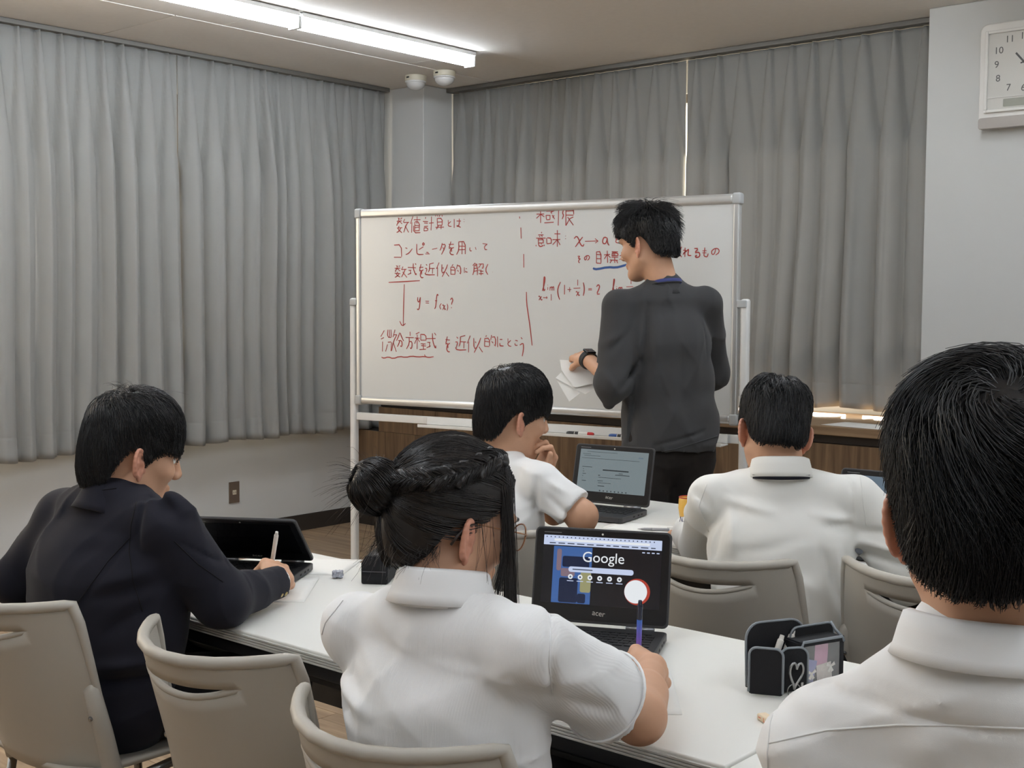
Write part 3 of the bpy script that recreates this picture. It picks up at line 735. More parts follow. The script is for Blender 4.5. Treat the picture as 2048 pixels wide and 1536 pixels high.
FOLD_N = np.array([-math.sin(YAW), math.cos(YAW), 0.0])     # creases are measured across the backs of the shirts
class SDF:
    def __init__(s, h): s.h = h; s.it = []; s.folds = []
    def _add(s, fn, lo, hi, k, op): s.it.append((fn, np.asarray(lo, float), np.asarray(hi, float), k, op)); return s
    def cone(s, a, b, ra, rb, k=0.02, op='u'):
        a, b = V3(*a), V3(*b); ab = b - a; L2 = max(1e-12, ab @ ab); r = max(ra, rb)
        def fn(X, Y, Z):
            x, y, z = X - a[0], Y - a[1], Z - a[2]
            t = np.clip((x * ab[0] + y * ab[1] + z * ab[2]) / L2, 0, 1)
            return np.sqrt((x - t * ab[0]) ** 2 + (y - t * ab[1]) ** 2 + (z - t * ab[2]) ** 2) - (ra + (rb - ra) * t)
        return s._add(fn, np.minimum(a, b) - r, np.maximum(a, b) + r, k, op)
    def chain(s, pts, rs, k=0.02, op='u'):
        for i in range(len(pts) - 1): s.cone(pts[i], pts[i + 1], rs[i], rs[i + 1], k, op)
        return s
    def ell(s, c, r, R=None, k=0.02, op='u'):
        c, r = V3(*c), V3(*r); R = np.eye(3) if R is None else np.asarray(R, float); m = r.max()
        def fn(X, Y, Z):
            x, y, z = X - c[0], Y - c[1], Z - c[2]
            q = [R[0, i] * x + R[1, i] * y + R[2, i] * z for i in range(3)]
            k0 = np.sqrt((q[0] / r[0]) ** 2 + (q[1] / r[1]) ** 2 + (q[2] / r[2]) ** 2)
            k1 = np.sqrt((q[0] / r[0] ** 2) ** 2 + (q[1] / r[1] ** 2) ** 2 + (q[2] / r[2] ** 2) ** 2)
            return k0 * (k0 - 1) / np.maximum(k1, 1e-6)
        return s._add(fn, c - m, c + m, k, op)
    def econe(s, a, b, side, wa, da, wb, db, k=0.03, op='u'):
        """elliptic cone: half width w along `side`, half depth d across"""
        a, b = V3(*a), V3(*b); ax = b - a; L = np.linalg.norm(ax); ax = ax / L
        sd = unit(side - ax * (np.asarray(side) @ ax)); nn = np.cross(ax, sd); r = max(wa, da, wb, db)
        def fn(X, Y, Z):
            x, y, z = X - a[0], Y - a[1], Z - a[2]
            l = x * ax[0] + y * ax[1] + z * ax[2]; t = np.clip(l / L, 0, 1); e = l - t * L
            p = x * sd[0] + y * sd[1] + z * sd[2]; q = x * nn[0] + y * nn[1] + z * nn[2]
            w, d = wa + (wb - wa) * t, da + (db - da) * t; m = np.minimum(w, d)
            return (np.sqrt((p / w) ** 2 + (q / d) ** 2 + (e / m) ** 2) - 1) * m
        return s._add(fn, np.minimum(a, b) - r, np.maximum(a, b) + r, k, op)
    def rbox(s, c, half, rr, R=None, k=0.01, op='u'):
        c, half = V3(*c), V3(*half); R = np.eye(3) if R is None else np.asarray(R, float); m = np.linalg.norm(half) + rr
        def fn(X, Y, Z):
            x, y, z = X - c[0], Y - c[1], Z - c[2]
            q = [np.abs(R[0, i] * x + R[1, i] * y + R[2, i] * z) - half[i] for i in range(3)]
            return np.sqrt(sum(np.maximum(t, 0) ** 2 for t in q)) + np.minimum(np.maximum(q[0], np.maximum(q[1], q[2])), 0) - rr
        return s._add(fn, c - m, c + m, k, op)
    def half(s, p, n, lo, hi):
        """cut away everything on the +n side of the plane, inside the box lo..hi"""
        p, n = V3(*p), unit(n)
        fn = lambda X, Y, Z: -((X - p[0]) * n[0] + (Y - p[1]) * n[1] + (Z - p[2]) * n[2])
        return s._add(fn, lo, hi, 0.0, 'cut')
    def fold(s, a, b, amp, w): s.folds.append((V3(*a), V3(*b), amp * 1.5, w)); return s
    def bake(s, disp=None):
        h = s.h
        un = [i for i in s.it if i[4] == 'u']
        lo = np.min([i[1] for i in un], 0) - 4 * h; hi = np.max([i[2] for i in un], 0) + 4 * h
        n = np.ceil((hi - lo) / h).astype(int) + 1
        ax = [lo[i] + h * np.arange(n[i]) for i in range(3)]
        f = np.full(n, 0.08, np.float32)
        for fn, a, b, k, op in s.it:
            m = k + 2.5 * h if op == 'u' else max(k, 0) + 2.5 * h
            i0 = np.clip(np.floor((a - m - lo) / h).astype(int), 0, n - 1); i1 = np.clip(np.ceil((b + m - lo) / h).astype(int) + 1, 1, n)
            if np.any(i1 <= i0): continue
            sl = tuple(slice(p, q) for p, q in zip(i0, i1))
            X, Y, Z = ax[0][sl[0]][:, None, None], ax[1][sl[1]][None, :, None], ax[2][sl[2]][None, None, :]
            d = fn(X, Y, Z).astype(np.float32); g = f[sl]
            if op == 'u':
                if k > 0: hh = np.maximum(k - np.abs(g - d), 0) / k; f[sl] = np.minimum(g, d) - hh * hh * k * 0.25
                else: f[sl] = np.minimum(g, d)
            else:
                d = -d if op == 's' else -d
                if op == 'cut': pass
                if k > 0: hh = np.maximum(k - np.abs(g - d), 0) / k; f[sl] = np.maximum(g, d) + hh * hh * k * 0.25
                else: f[sl] = np.maximum(g, d)
        if disp is not None or s.folds:
            idx = np.nonzero(np.abs(f) < 0.035)
            p = np.stack([ax[i][idx[i]] for i in range(3)], -1); e = np.zeros(len(p))
            if disp is not None: e += disp(p)
            for a, b, amp, w in s.folds:
                sel = np.nonzero(np.all((p > np.minimum(a, b) - 3 * w - .07) & (p < np.maximum(a, b) + 3 * w + .07), 1))[0]
                if len(sel) == 0: continue
                q = p[sel] - a; ab = b - a; n_ = FOLD_N; q = q - (q @ n_)[:, None] * n_; ab = ab - (ab @ n_) * n_; t = np.clip(q @ ab / (ab @ ab), 0, 1); dd = np.linalg.norm(q - t[:, None] * ab, axis=1)
                e[sel] += amp * np.exp(-(dd / w) ** 2) * np.sin(PI * np.clip(0.12 + 0.76 * t, 0, 1))
            f[idx] -= e.astype(np.float32)
        return surface_net(f, lo, h)

def surface_net(f, lo, h):
    n = f.shape; ins = f < 0
    c = np.zeros(tuple(k - 1 for k in n), np.uint8)
    offs = [(i, j, k) for i in (0, 1) for j in (0, 1) for k in (0, 1)]
    S = lambda a, o: a[o[0]:n[0] - 1 + o[0], o[1]:n[1] - 1 + o[1], o[2]:n[2] - 1 + o[2]]
    for o in offs: c += S(ins, o)
    act = np.nonzero((c > 0) & (c < 8)); N = len(act[0])
    vid = np.full(c.shape, -1, np.int32); vid[act] = np.arange(N)
    cor = np.stack([f[act[0] + o[0], act[1] + o[1], act[2] + o[2]] for o in offs], 1)
    acc = np.zeros((N, 3)); cnt = np.zeros(N); O = np.array(offs, float)
    for a in range(8):
        for b in range(a + 1, 8):
            if np.abs(O[a] - O[b]).sum() != 1: continue
            fa, fb = cor[:, a], cor[:, b]; m = (fa < 0) != (fb < 0)
            t = np.where(m, fa / np.where(m, fa - fb, 1), 0)
            acc += m[:, None] * (O[a] + t[:, None] * (O[b] - O[a])); cnt += m
    v = lo + h * (np.stack(act, 1) + acc / cnt[:, None])
    F = []
    for axis in range(3):
        o = [0, 0, 0]; o[axis] = 1
        A = ins[tuple(slice(0, n[i] - o[i]) for i in range(3))]; B = ins[tuple(slice(o[i], n[i]) for i in range(3))]
        e = np.stack(np.nonzero(A != B), 1); u, w = [(1, 2), (2, 0), (0, 1)][axis]
        e = e[(e[:, u] > 0) & (e[:, w] > 0) & (e[:, u] < n[u] - 1) & (e[:, w] < n[w] - 1)]
        if len(e) == 0: continue
        q = []
        for du, dw in ((-1, -1), (0, -1), (0, 0), (-1, 0)):
            t = e.copy(); t[:, u] += du; t[:, w] += dw; q.append(vid[t[:, 0], t[:, 1], t[:, 2]])
        q = np.stack(q, 1); fl = ~A[e[:, 0], e[:, 1], e[:, 2]]; q[fl] = q[fl][:, ::-1]; F.append(q)
    F = np.concatenate(F); F = F[np.all(F >= 0, 1)]
    return v, F

def join(parts):
    vs, fs, ms = [], [], []; k = 0
    for v, f, m in parts:
        vs.append(v); fs.append(f + k); ms.append(np.full(len(f), m)); k += len(v)
    return np.concatenate(vs), np.concatenate(fs), np.concatenate(ms)

def rough_cloth(seed, amp=0.0022, freq=18.0, dirs=None):
    """soft drapes plus a few sharper creases"""
    rg = np.random.RandomState(seed); W = []
    for i in range(6):
        d = unit(rg.randn(3)) if dirs is None else unit(V3(*dirs[i % len(dirs)]) + 0.3 * rg.randn(3))
        W.append((d * freq * (0.5 + 0.9 * rg.rand()) * 2, rg.randn(3) * freq * 0.55, rg.rand() * 6.28, unit(rg.randn(3)) * freq * .45))
    def fn(p):
        e = np.zeros(len(p))
        for k1, k2, ph, k3 in W:
            c = np.abs(np.sin(p @ k1 + 1.6 * np.sin(p @ k2 + ph) + ph))
            e += (1 - c) ** 3 * np.clip(np.sin(p @ k3 + ph * 2), 0, 1) - .08
        return amp * 1.5 * e
    return fn

# ---- hair strands
def strand_mesh(name, P, r0, r1=0.25):
    """P (N, S, 3) -> three-sided tapering tubes"""
    N, S = P.shape[:2]
    T = np.gradient(P, axis=1); T /= np.maximum(1e-9, np.linalg.norm(T, axis=2, keepdims=True))
    a = np.where(np.abs(T[..., 2:3]) < 0.9, np.array([0, 0, 1.0]), np.array([1.0, 0, 0]))
    n1 = np.cross(T, a); n1 /= np.maximum(1e-9, np.linalg.norm(n1, axis=2, keepdims=True)); n2 = np.cross(T, n1)
    rr = (np.asarray(r0).reshape(-1, 1) * np.ones((N, 1))) * np.linspace(1, r1, S)[None, :] ** 0.8
    V = np.stack([P + rr[..., None] * (math.cos(q) * n1 + math.sin(q) * n2) for q in (0, 2.094, 4.189)], 2)   # N,S,3,3
    i = np.arange(N * S * 3).reshape(N, S, 3)
    F = []
    for k in range(3):
        k2 = (k + 1) % 3
        F.append(np.stack([i[:, :-1, k], i[:, :-1, k2], i[:, 1:, k2], i[:, 1:, k]], -1).reshape(-1, 4))
    return V.reshape(-1, 3), np.concatenate(F)

HC = V3(0, -.010, .036); HR = V3(.0755, .096, .088)      # cranium of the head model (local: x right, y face, z up)
def cran(q, off):
    """hair-bearing surface: an ellipsoid above, drawn down along the neck below"""
    rho = np.sqrt((q[..., 0] / HR[0]) ** 2 + (q[..., 1] / HR[1]) ** 2); z = q[..., 2]
    up = 1 / np.sqrt(rho ** 2 + (z / HR[2]) ** 2)
    dn = 1 / (rho ** 3.2 + np.abs(z / .140) ** 3.2) ** (1 / 3.2)
    w = np.clip(-q[..., 1] * 3 + .6, 0, 1) * (z < 0)      # only behind the ears
    return HC + q * (up * (1 - w) + dn * w + off)[..., None]
HL_AZ = [0, 30, 55, 72, 82, 90, 103, 116, 128, 145, 180]
HL_MALE = [.062, .058, .040, .012, -.008, .010, .022, -.010, -.050, -.066, -.074]
def hairline(q, tab):
    az = np.degrees(np.abs(np.arctan2(q[..., 0], q[..., 1])))
    return np.interp(az, HL_AZ, tab)
def slerp_away(c, q, ang):
    """point at angle `ang` from crown c in the direction of q (unit vectors)"""
    t = q - (q @ c)[..., None] * c; t /= np.maximum(1e-6, np.linalg.norm(t, axis=-1, keepdims=True))
    return np.cos(ang)[..., None] * c + np.sin(ang)[..., None] * t

def short_hair(seed, N, crown, length, base=0.009, lift=0.010, top=0.010, tab=HL_MALE, over=0.004, bang=0.0, spiky=0.0, clump=0.5, r0=0.0009, S=7, cap=0.010, swirl=0.35, nape_fade=0.5, messy=0.10, thin=.62):
    """strands combed away from the crown, and the dark cap beneath them (head-local)"""
    rg = np.random.RandomState(seed); c = unit(crown)
    q = rg.randn(N * 4, 3); q /= np.linalg.norm(q, axis=1, keepdims=True)
    p = cran(q, np.zeros(len(q))); q = q[p[:, 2] > hairline(q, tab) + 0.001][:N]; N = len(q)
    th0 = np.arccos(np.clip(q @ c, -1, 1))
    az = np.degrees(np.abs(np.arctan2(q[:, 0], q[:, 1])))
    front = np.clip(1 - az / 70, 0, 1)
    low = np.clip((0.02 - cran(q, np.zeros(N))[:, 2]) / 0.09, 0, 1) * (az > 80)
    L = length * (0.75 + 0.5 * rg.rand(N)) * (1 - nape_fade * low)
    # swirl direction change
    side = np.cross(np.broadcast_to(c, q.shape), q); side /= np.maximum(1e-6, np.linalg.norm(side, axis=1, keepdims=True))
    K = max(20, N // 22); cen = q[rg.choice(N, K, replace=False)]
    cid = np.argmax(q @ cen.T, 1); cn = rg.randn(K, 2)
    P = np.zeros((N, S, 3)); Q = q.copy(); Pc = np.zeros((N, S, 3))
    dirn = rg.randn(N, 2) * messy + cn[cid] * 0.16
    dirn = dirn + rg.randn(N, 2) * .55 * np.exp(-(th0 / .42) ** 2)[:, None]
    lf = lift * (0.5 + rg.rand(N)) * (1 - 0.55 * low)
    stop = np.zeros(N, bool); ovr = over * (0.2 + 1.4 * rg.rand(N) ** 2); bvar = 0.25 + .75 * rg.rand(K)[cid] + .25 * rg.rand(N); hump = (rg.rand(K) * .006)[cid]
    for k in range(S):
        t = k / (S - 1)
        tw = np.clip((Q[:, 2] - .1) / .8, 0, 1)
        off = 0.001 + (base * (1 - 0.6 * low) + top * tw) * np.minimum(1, 0.35 + 3.0 * t) + lf * t ** 1.6 + hump * np.sin(PI * min(1, t * 1.2)) * (1 - .5 * low) + spiky * t ** 1.5 * (1 - front * .3) * np.clip(1 - th0 / 1.3, 0, 1)
        azq = np.degrees(np.abs(np.arctan2(Q[:, 0], Q[:, 1]))); zq = cran(Q, np.zeros(N))[:, 2]
        off = off * (1 - thin * np.exp(-((azq - 100) / 26) ** 2) * np.clip((.075 - zq) / .05, 0, 1))
        P[:, k] = cran(Q, off)
        # step
        d = (Q @ c)[:, None] * Q - c; d /= np.maximum(1e-5, np.linalg.norm(d, axis=1, keepdims=True))
        sd = np.cross(Q, d)
        st = (L / (S - 1)) / 0.088
        dd = d * (1 + 0.3 * dirn[:, :1]) + sd * (dirn[:, 1:] + swirl * np.exp(-(th0 / 0.6) ** 2)[:, None])
        # a strand stops where it would cross its hairline
        lim = hairline(Q, tab) - ovr - bang * np.clip(1 - np.degrees(np.abs(np.arctan2(Q[:, 0], Q[:, 1]))) / 62, 0, 1) * bvar
        Qn = Q + dd * st[:, None]; Qn /= np.linalg.norm(Qn, axis=1, keepdims=True)
        limn = hairline(Qn, tab) - ovr - bang * np.clip(1 - np.degrees(np.abs(np.arctan2(Qn[:, 0], Qn[:, 1]))) / 62, 0, 1) * bvar
        z, zn = cran(Q, off)[:, 2] - lim, cran(Qn, off)[:, 2] - limn
        fr = np.where(zn < 0, np.clip(z / np.maximum(1e-5, z - zn), 0, 1), 1.0) * ~stop
        stop |= zn < 0
        Q = Q + dd * (st * fr)[:, None]; Q /= np.linalg.norm(Q, axis=1, keepdims=True)
    # clumping towards the first strand of each clump
    lead = np.zeros(K, int)
    for j in range(K):
        w = np.nonzero(cid == j)[0]; lead[j] = w[0] if len(w) else 0
    tt = (np.linspace(0, 1, S) ** 1.5)[None, :, None]
    off = P - P[:, :1]; P = P + clump * tt * ((P[lead[cid]] - P))* 0.55
    sv, sf = strand_mesh('s', P, r0 * (0.7 + 0.6 * rg.rand(N)))
    # cap
    nt, nf = 26, 120
    e1 = unit(np.cross(c, [1.0, 0, 0])); e2 = np.cross(c, e1)
    G = np.zeros((nt, nf, 3))
    for j in range(nf):
        a = 2 * PI * j / nf; dr = math.cos(a) * e1 + math.sin(a) * e2
        ths = np.linspace(0, 2.9, 240); qq = np.cos(ths)[:, None] * c + np.sin(ths)[:, None] * dr
        pz = cran(qq, np.full(240, .004))[:, 2]; ok = pz < hairline(qq, tab) + 0.004
        tm = ths[np.argmax(ok)] if ok.any() else 2.9
        tj = np.linspace(0, tm, nt); qj = np.cos(tj)[:, None] * c + np.sin(tj)[:, None] * dr
        u_ = tj / tm
        azj = np.degrees(np.abs(np.arctan2(qj[:, 0], qj[:, 1]))); zj = cran(qj, np.zeros(nt))[:, 2]
        G[:, j] = cran(qj, (1 - thin * np.exp(-((azj - 100) / 26) ** 2) * np.clip((.075 - zj) / .05, 0, 1)) * (cap + top * .9 * np.clip((qj[:, 2] - .1) / .8, 0, 1)) * (1 - u_ ** 5) * (0.75 + 0.25 * np.sin(a * 31 + 5 * u_) * u_ ** 2) * (0.68 + 0.32 * np.clip(u_ / .4, 0, 1)) + 0.0015)
    G = np.concatenate([G, G[:, :1]], 1)
    ny, nx = G.shape[:2]; idx = np.arange(ny * nx).reshape(ny, nx)
    cf = np.stack([idx[:-1, :-1], idx[:-1, 1:], idx[1:, 1:], idx[1:, :-1]], -1).reshape(-1, 4)
    return join([(sv, sf, 0), (G.reshape(-1, 3), cf, 0)])

# ---- head with a face, head-local
def head_mesh(neck_to, neck_r=.056, h=0.003, fem=False):
    s = SDF(h)
    s.ell(HC, HR, k=.02)
    s.ell((0, .022, -.030), (.0615, .066, .078), k=.03)
    s.ell((0, .068, -.098), (.026, .022, .020), k=.03)
    for sg in (-1, 1):
        s.cone((sg * .055, -.002, -.055), (sg * .020, .062, -.100), .016, .014, k=.03)
        s.ell((sg * .040, .060, -.022), (.026, .024, .022), k=.02)
        s.cone((sg * .044, .078, .030), (sg * .010, .088, .028), .008, .009, k=.015)
        s.ell((sg * .010, .098, -.030), (.009, .010, .008), k=.008)
    s.cone((0, .088, .020), (0, .107, -.024), .008, .011, k=.012)
    for sg in (-1, 1): s.ell((sg * .032, .100, .004), (.017, .014, .009), k=.012, op='s')
    s.cone((-.016, .086, -.058), (.016, .086, -.058), .006, .006, k=.008)
    s.cone((-.013, .084, -.068), (.013, .084, -.068), .007, .007, k=.008)
    # neck
    s.cone((0, -.030, -.045), neck_to, neck_r * 0.97, neck_r * 1.05, k=.03)
    v, f = s.bake()
    parts = [(v, f, 0)]
    for sg in (-1, 1):                                   # ears: thin shell, rolled helix, hollow, lobe
        q = SDF(.0016); c = V3(sg * .076, -.006, -.014)
        e = unit(V3(sg * .60, -.80, 0)); up = unit(V3(sg * .08, -.20, 1)); out = unit(np.cross(up, e)) * sg; R = np.stack([e, up, out], 1)
        at = lambda a_, b_, c_: c + e * a_ + up * b_ + out * c_
        q.ell(at(.008, .002, 0), (.018, .031, .0048), R, k=.004)
        q.ell(at(.006, -.002, .0055), (.0105, .019, .0050), R, k=.003, op='s')
        q.ell(at(.009, .014, .0058), (.0075, .010, .0042), R, k=.003, op='s')
        ring = [at(.008 + .0165 * math.cos(t), .002 + .0295 * math.sin(t), .0022) for t in np.linspace(-1.35, 3.0, 13)]
        q.chain(ring, [.0026] + [.0034] * 10 + [.003, .002], k=.003)
        q.chain([at(.013, -.010, .002), at(.0145, .002, .003), at(.011, .013, .0022)], [.0022, .0028, .002], k=.003)
        q.ell(at(-.006, -.004, .003), (.003, .005, .003), R, k=.004)
        q.ell(at(.003, -.029, .0005), (.0075, .009, .0042), R, k=.006)
        q.cone(at(-.010, .004, -.004), at(-.004, .004, -.001), .010, .007, k=.006); q.cone(at(-.010, -.014, -.004), at(-.002, -.016, -.001), .009, .006, k=.006)
        vv, ff = q.bake(); parts.append((vv, ff, 3))
    for sg in (-1, 1):                                   # eyeballs, irises and brows
        for c, r, m in ((V3(sg * .031, .0735, .004), .0120, 1), (V3(sg * .031, .0812, .004), .0056, 2)):
            q = SDF(.0018); q.ell(c, (r, r, r * .8 if m == 1 else r)); vv, ff = q.bake(); parts.append((vv, ff, m))
        q = SDF(.002); q.chain([(sg * .016, .095, .0265), (sg * .032, .0955, .030), (sg * .048, .083, .026)], [.0028, .003, .0018], k=.004); vv, ff = q.bake(); parts.append((vv, ff, 2))
    return parts

def rot_head(yaw, pitch=0.0, roll=0.0):
    """yaw: 0 faces +v, positive turns left (towards -u); pitch > 0 looks down"""
    return np.array(Matrix.Rotation(yaw, 3, 'Z') @ Matrix.Rotation(-pitch, 3, 'X') @ Matrix.Rotation(roll, 3, 'Y'))

# ---- hand, appended to an SDF in world space
FING = (((.030, .088), (.042, .026, .020), .0090), ((.010, .093), (.046, .030, .021), .0092), ((-.010, .089), (.043, .028, .020), .0088), ((-.028, .080), (.034, .021, .018), .0080))
def hand(s, wrist, fwd, back, left=False, curl=((35, 50, 25),) * 4, spread=(3, 1, -1, -4), thumb=((.70, .62, -.34), (.35, .88, -.30), (.05, .95, -.30)), sc=1.0):
    """fwd: wrist -> knuckles, back: normal of the back of the hand; returns finger tips"""
    y = unit(fwd); z = unit(np.asarray(back, float) - y * (np.asarray(back) @ y)); x = np.cross(y, z)
    if left: x = -x                                     # x points to the thumb side
    W = lambda p: np.asarray(wrist, float) + sc * (p[0] * x + p[1] * y + p[2] * z)
    R = np.stack([x, y, z], 1)
    s.rbox(W((.001, .052, -.002)), (.024 * sc, .026 * sc, .003 * sc), .012 * sc, R, k=.012)
    s.cone(W((0, -.004, 0)), W((0, .03, 0)), .021 * sc, .018 * sc, k=.02)
    s.ell(W((.022, .030, -.010)), (.015 * sc, .026 * sc, .013 * sc), R, k=.012)
    s.ell(W((-.024, .035, -.008)), (.012 * sc, .030 * sc, .013 * sc), R, k=.012)
    tips = []
    for (kx, ky), Ls, r in [(a, b, c) for a, b, c in FING]:
        i = len(tips); p = V3(kx, ky, 0); a = 0.0; sp = rad(spread[i])
        s.ell(W(p), (r * 1.12 * sc,) * 3, k=.008)
        pts, rs = [W(p - V3(0, .02, .002)), W(p)], [r * .9 * sc, r * sc]
        for j in range(3):
            a += rad(curl[i][j])
            d = V3(math.sin(sp) * math.cos(a), math.cos(sp) * math.cos(a), -math.sin(a)); p = p + d * Ls[j]
            pts.append(W(p)); rs.append(r * sc * (0.93 - .09 * j))
        s.chain(pts, rs, k=.0035); tips.append(pts[-1])
    p = V3(.026, .022, -.006); pts, rs = [W(p)], [.0125 * sc]
    for d, l, r in zip(thumb, (.040, .032, .026), (.0115, .0098, .0082)):
        p = p + unit(d) * l; pts.append(W(p)); rs.append(r * sc)
    s.chain(pts, rs, k=.006); tips.append(pts[-1])
    return tips

M_SKIN = mat('skin', (202, 156, 126), 0.55, var=0.08, vscale=35, bump=0.12, bscale=700, bdist=0.0004)
NT(M_SKIN).b.inputs['Subsurface Weight'].default_value = 0.0
M_EAR = mat('ear_skin', (206, 146, 122), 0.5, var=0.08, vscale=60, bump=0.1, bscale=700, bdist=0.0004)
M_EYEW = mat('eye_white', (228, 226, 222), 0.2, bump=0.01)
M_EYED = mat('eye_dark_brown', (34, 26, 22), 0.2, bump=0.01)
M_HAIR = mat('black_hair', (26, 25, 26), 0.36, var=0.4, vscale=60, spec=0.5, bump=0.05)
M_HAIR2 = mat('brown_black_hair', (30, 26, 25), 0.36, var=0.4, vscale=60, spec=0.5, bump=0.05)

def person(label, parts, mats=None):
    v, f, m = join(parts)
    me = fast_mesh('person', v, f, mats=m)
    for q in (mats or (M_SKIN, M_EYEW, M_EYED, M_EAR)): me.materials.append(q)
    o = link('person', me); tag(o, label, 'person'); return o
def child(name, parent, v, f, m, label=None):
    me = fast_mesh(name, v, f); o = link(name, me, m, parent)
    if label: o['label'] = label
    return o
def to_world(v, R, c, sc=1.0): return (np.asarray(v) * sc) @ R.T + c

def collar(name, parent, c, up, fwd, prof, m, rx=.062, ry=.066, open_deg=28, dip=0.0, label=None, thick=.0022, n=60):
    """loft of a collar profile [(out, height)] around the neck; opening towards fwd, dip lowers the front"""
    up = unit(up); fw = unit(np.asarray(fwd) - up * (np.asarray(fwd) @ up)); sd = np.cross(fw, up)
    P = np.zeros((len(prof), n, 3))
    for j in range(n):
        a = rad(open_deg) + (2 * PI - 2 * rad(open_deg)) * j / (n - 1)       # 0 = front
        fr = 0.5 + 0.5 * math.cos(a)
        for i, (o_, h_) in enumerate(prof):
            P[i, j] = c + fw * math.cos(a) * (ry + o_) + sd * math.sin(a) * (rx + o_) + up * (h_ - dip * fr ** 1.5)
    o = link(name, grid_mesh(name, P), m, parent); solidify(o, thick)
    if label: o['label'] = label
    return o
SHIRT_COLLAR = [(0.004, -.012), (.001, 0.0), (0.0, .018), (.001, .032), (.004, .038), (.008, .036), (.012, .022), (.017, .002), (.020, -.008)]

from mathutils.bvhtree import BVHTree
def seams(parent, lines, m, r=.0010, name='seam'):
    """stitched seams laid on the surface of a garment"""
    me = parent.data; vs = np.empty(len(me.vertices) * 3, np.float32); me.vertices.foreach_get('co', vs)
    fs = np.empty(len(me.loops), np.int32); me.loops.foreach_get('vertex_index', fs)
    bvh = BVHTree.FromPolygons(vs.reshape(-1, 3).tolist(), fs.reshape(-1, 4).tolist())
    for ln_ in lines:
        pts = []
        for i in range(len(ln_) - 1):
            for t in np.linspace(0, 1, 9)[: None if i == len(ln_) - 2 else -1]:
                p = V3(*ln_[i]) * (1 - t) + V3(*ln_[i + 1]) * t
                o_ = V3(0, 0, 1.40); d_ = unit(p - o_); hit = bvh.ray_cast(Vector(o_), Vector(d_))
                if hit[0] is not None: pts.append(hit[0] - Vector(d_) * r * .3)
        if len(pts) > 4 and max((pts[i + 1] - pts[i]).length for i in range(len(pts) - 1)) < .06:
            MB().tube(pts, r, 5).build(name, m, parent, smooth=True)

# ------------------------------------------------------------------ the people
def torso(s, pel, neck, shL, shR, hw=.165, hd=.118, cw=.165, cd=.118, t=0.0, yoke=.052, k=.03, ww=None):
    """pelvis to shoulders; hw/hd half width and depth at hips and waist, cw/cd at the chest, ww waist half width"""
    pel, neck, shL, shR = map(lambda a: np.asarray(a, float), (pel, neck, shL, shR))
    side = shR - shL; mid = (shL + shR) / 2; ch = mid * .70 + pel * .30; wa = mid * .42 + pel * .58
    ww = ww or hw * .95
    s.econe(pel, wa, side, hw + t, hd + t, ww + t, hd * .94 + t, k=k)
    s.econe(wa, ch, side, ww + t, hd * .94 + t, cw * .97 + t, cd + t, k=k)
    s.econe(ch, mid + (mid - ch) * .02, side, cw * .97 + t, cd + t, cw * .84 + t, cd * .60 + t, k=k)
    for sh in (shL, shR):
        s.cone(mid * .35 + neck * .65, sh, yoke + t, yoke * .90 + t, k=k)
        s.cone(neck + (neck - mid) * .1, sh + (neck - mid) * .05, .034 + t, .036 + t, k=k)

def legs(parent, hips, knees, ankles, toes, m, mshoe, r=(.085, .062, .048), name='trousers', h=.008, waist=None):
    s = SDF(h)
    for hp, kn, an in zip(hips, knees, ankles): s.chain([hp, kn, an], r, k=.04)
    if waist is not None: s.econe(waist[0], waist[1], waist[2], *waist[3], k=.05)
    v, f = s.bake(rough_cloth(5, .0025, 14)); child(name, parent, v, f, m)
    for an, to in zip(ankles, toes):
        q = SDF(.006); an = V3(*an); to = V3(*to); an2 = V3(an[0], an[1], .045); to2 = V3(to[0], to[1], .032)
        q.cone(an2, to2, .040, .032, k=.03); q.half((0, 0, .002), (0, 0, -1), an - .3, an + .3)
        v, f = q.bake(); child('shoe', parent, v, f, mshoe)

M_SHIRT = cloth('white_school_shirt', (232, 232, 231), 0.85, weave=1100, bump=0.15, var=0.02)
M_SHIRTW = cloth('warm_white_shirt', (231, 230, 225), 0.85, weave=1100, bump=0.15, var=0.02)
M_POLO = cloth('white_ribbed_polo', (233, 233, 233), 0.85, weave=1100, bump=0.12, var=0.015, ribs=(95.0, 'X', 0.22))
M_POLOFLAT = cloth('white_polo_trim', (236, 236, 236), 0.85, weave=900, bump=0.15, var=0.015)
M_NAVY = cloth('navy_blazer_wool', (32, 32, 41), 0.95, weave=1300, bump=0.3, var=0.10, sheen=0.05)
M_BLACKCL = cloth('black_trousers', (24, 23, 25), 0.9, weave=900, bump=0.2, var=0.1, sheen=0.03)
M_DKGREY = cloth('dark_grey_trousers', (52, 52, 56), 0.9, weave=900, bump=0.2, var=0.08, sheen=0.05)
M_CHAR = cloth('charcoal_sweatshirt', (62, 62, 63), 0.95, weave=700, bump=0.35, var=0.07, sheen=0.08)
M_BROWNBLK = cloth('brown_black_trousers', (40, 36, 34), 0.9, weave=900, bump=0.2, var=0.1, sheen=0.03)
M_SHOE = mat('black_shoe', (28, 27, 27), 0.4, bump=0.05)
M_GOLD = mat('gold_button', (190, 170, 120), 0.25, 0.9, bump=0.02)

def inner_body(s, pel, neck, shL, shR, hips, knees, ankles):
    torso(s, pel, neck, shL, shR, t=-.024, k=.03)
    for hp, kn, an in zip(hips, knees, ankles): s.chain([hp, kn, an], (.062, .045, .034), k=.04)

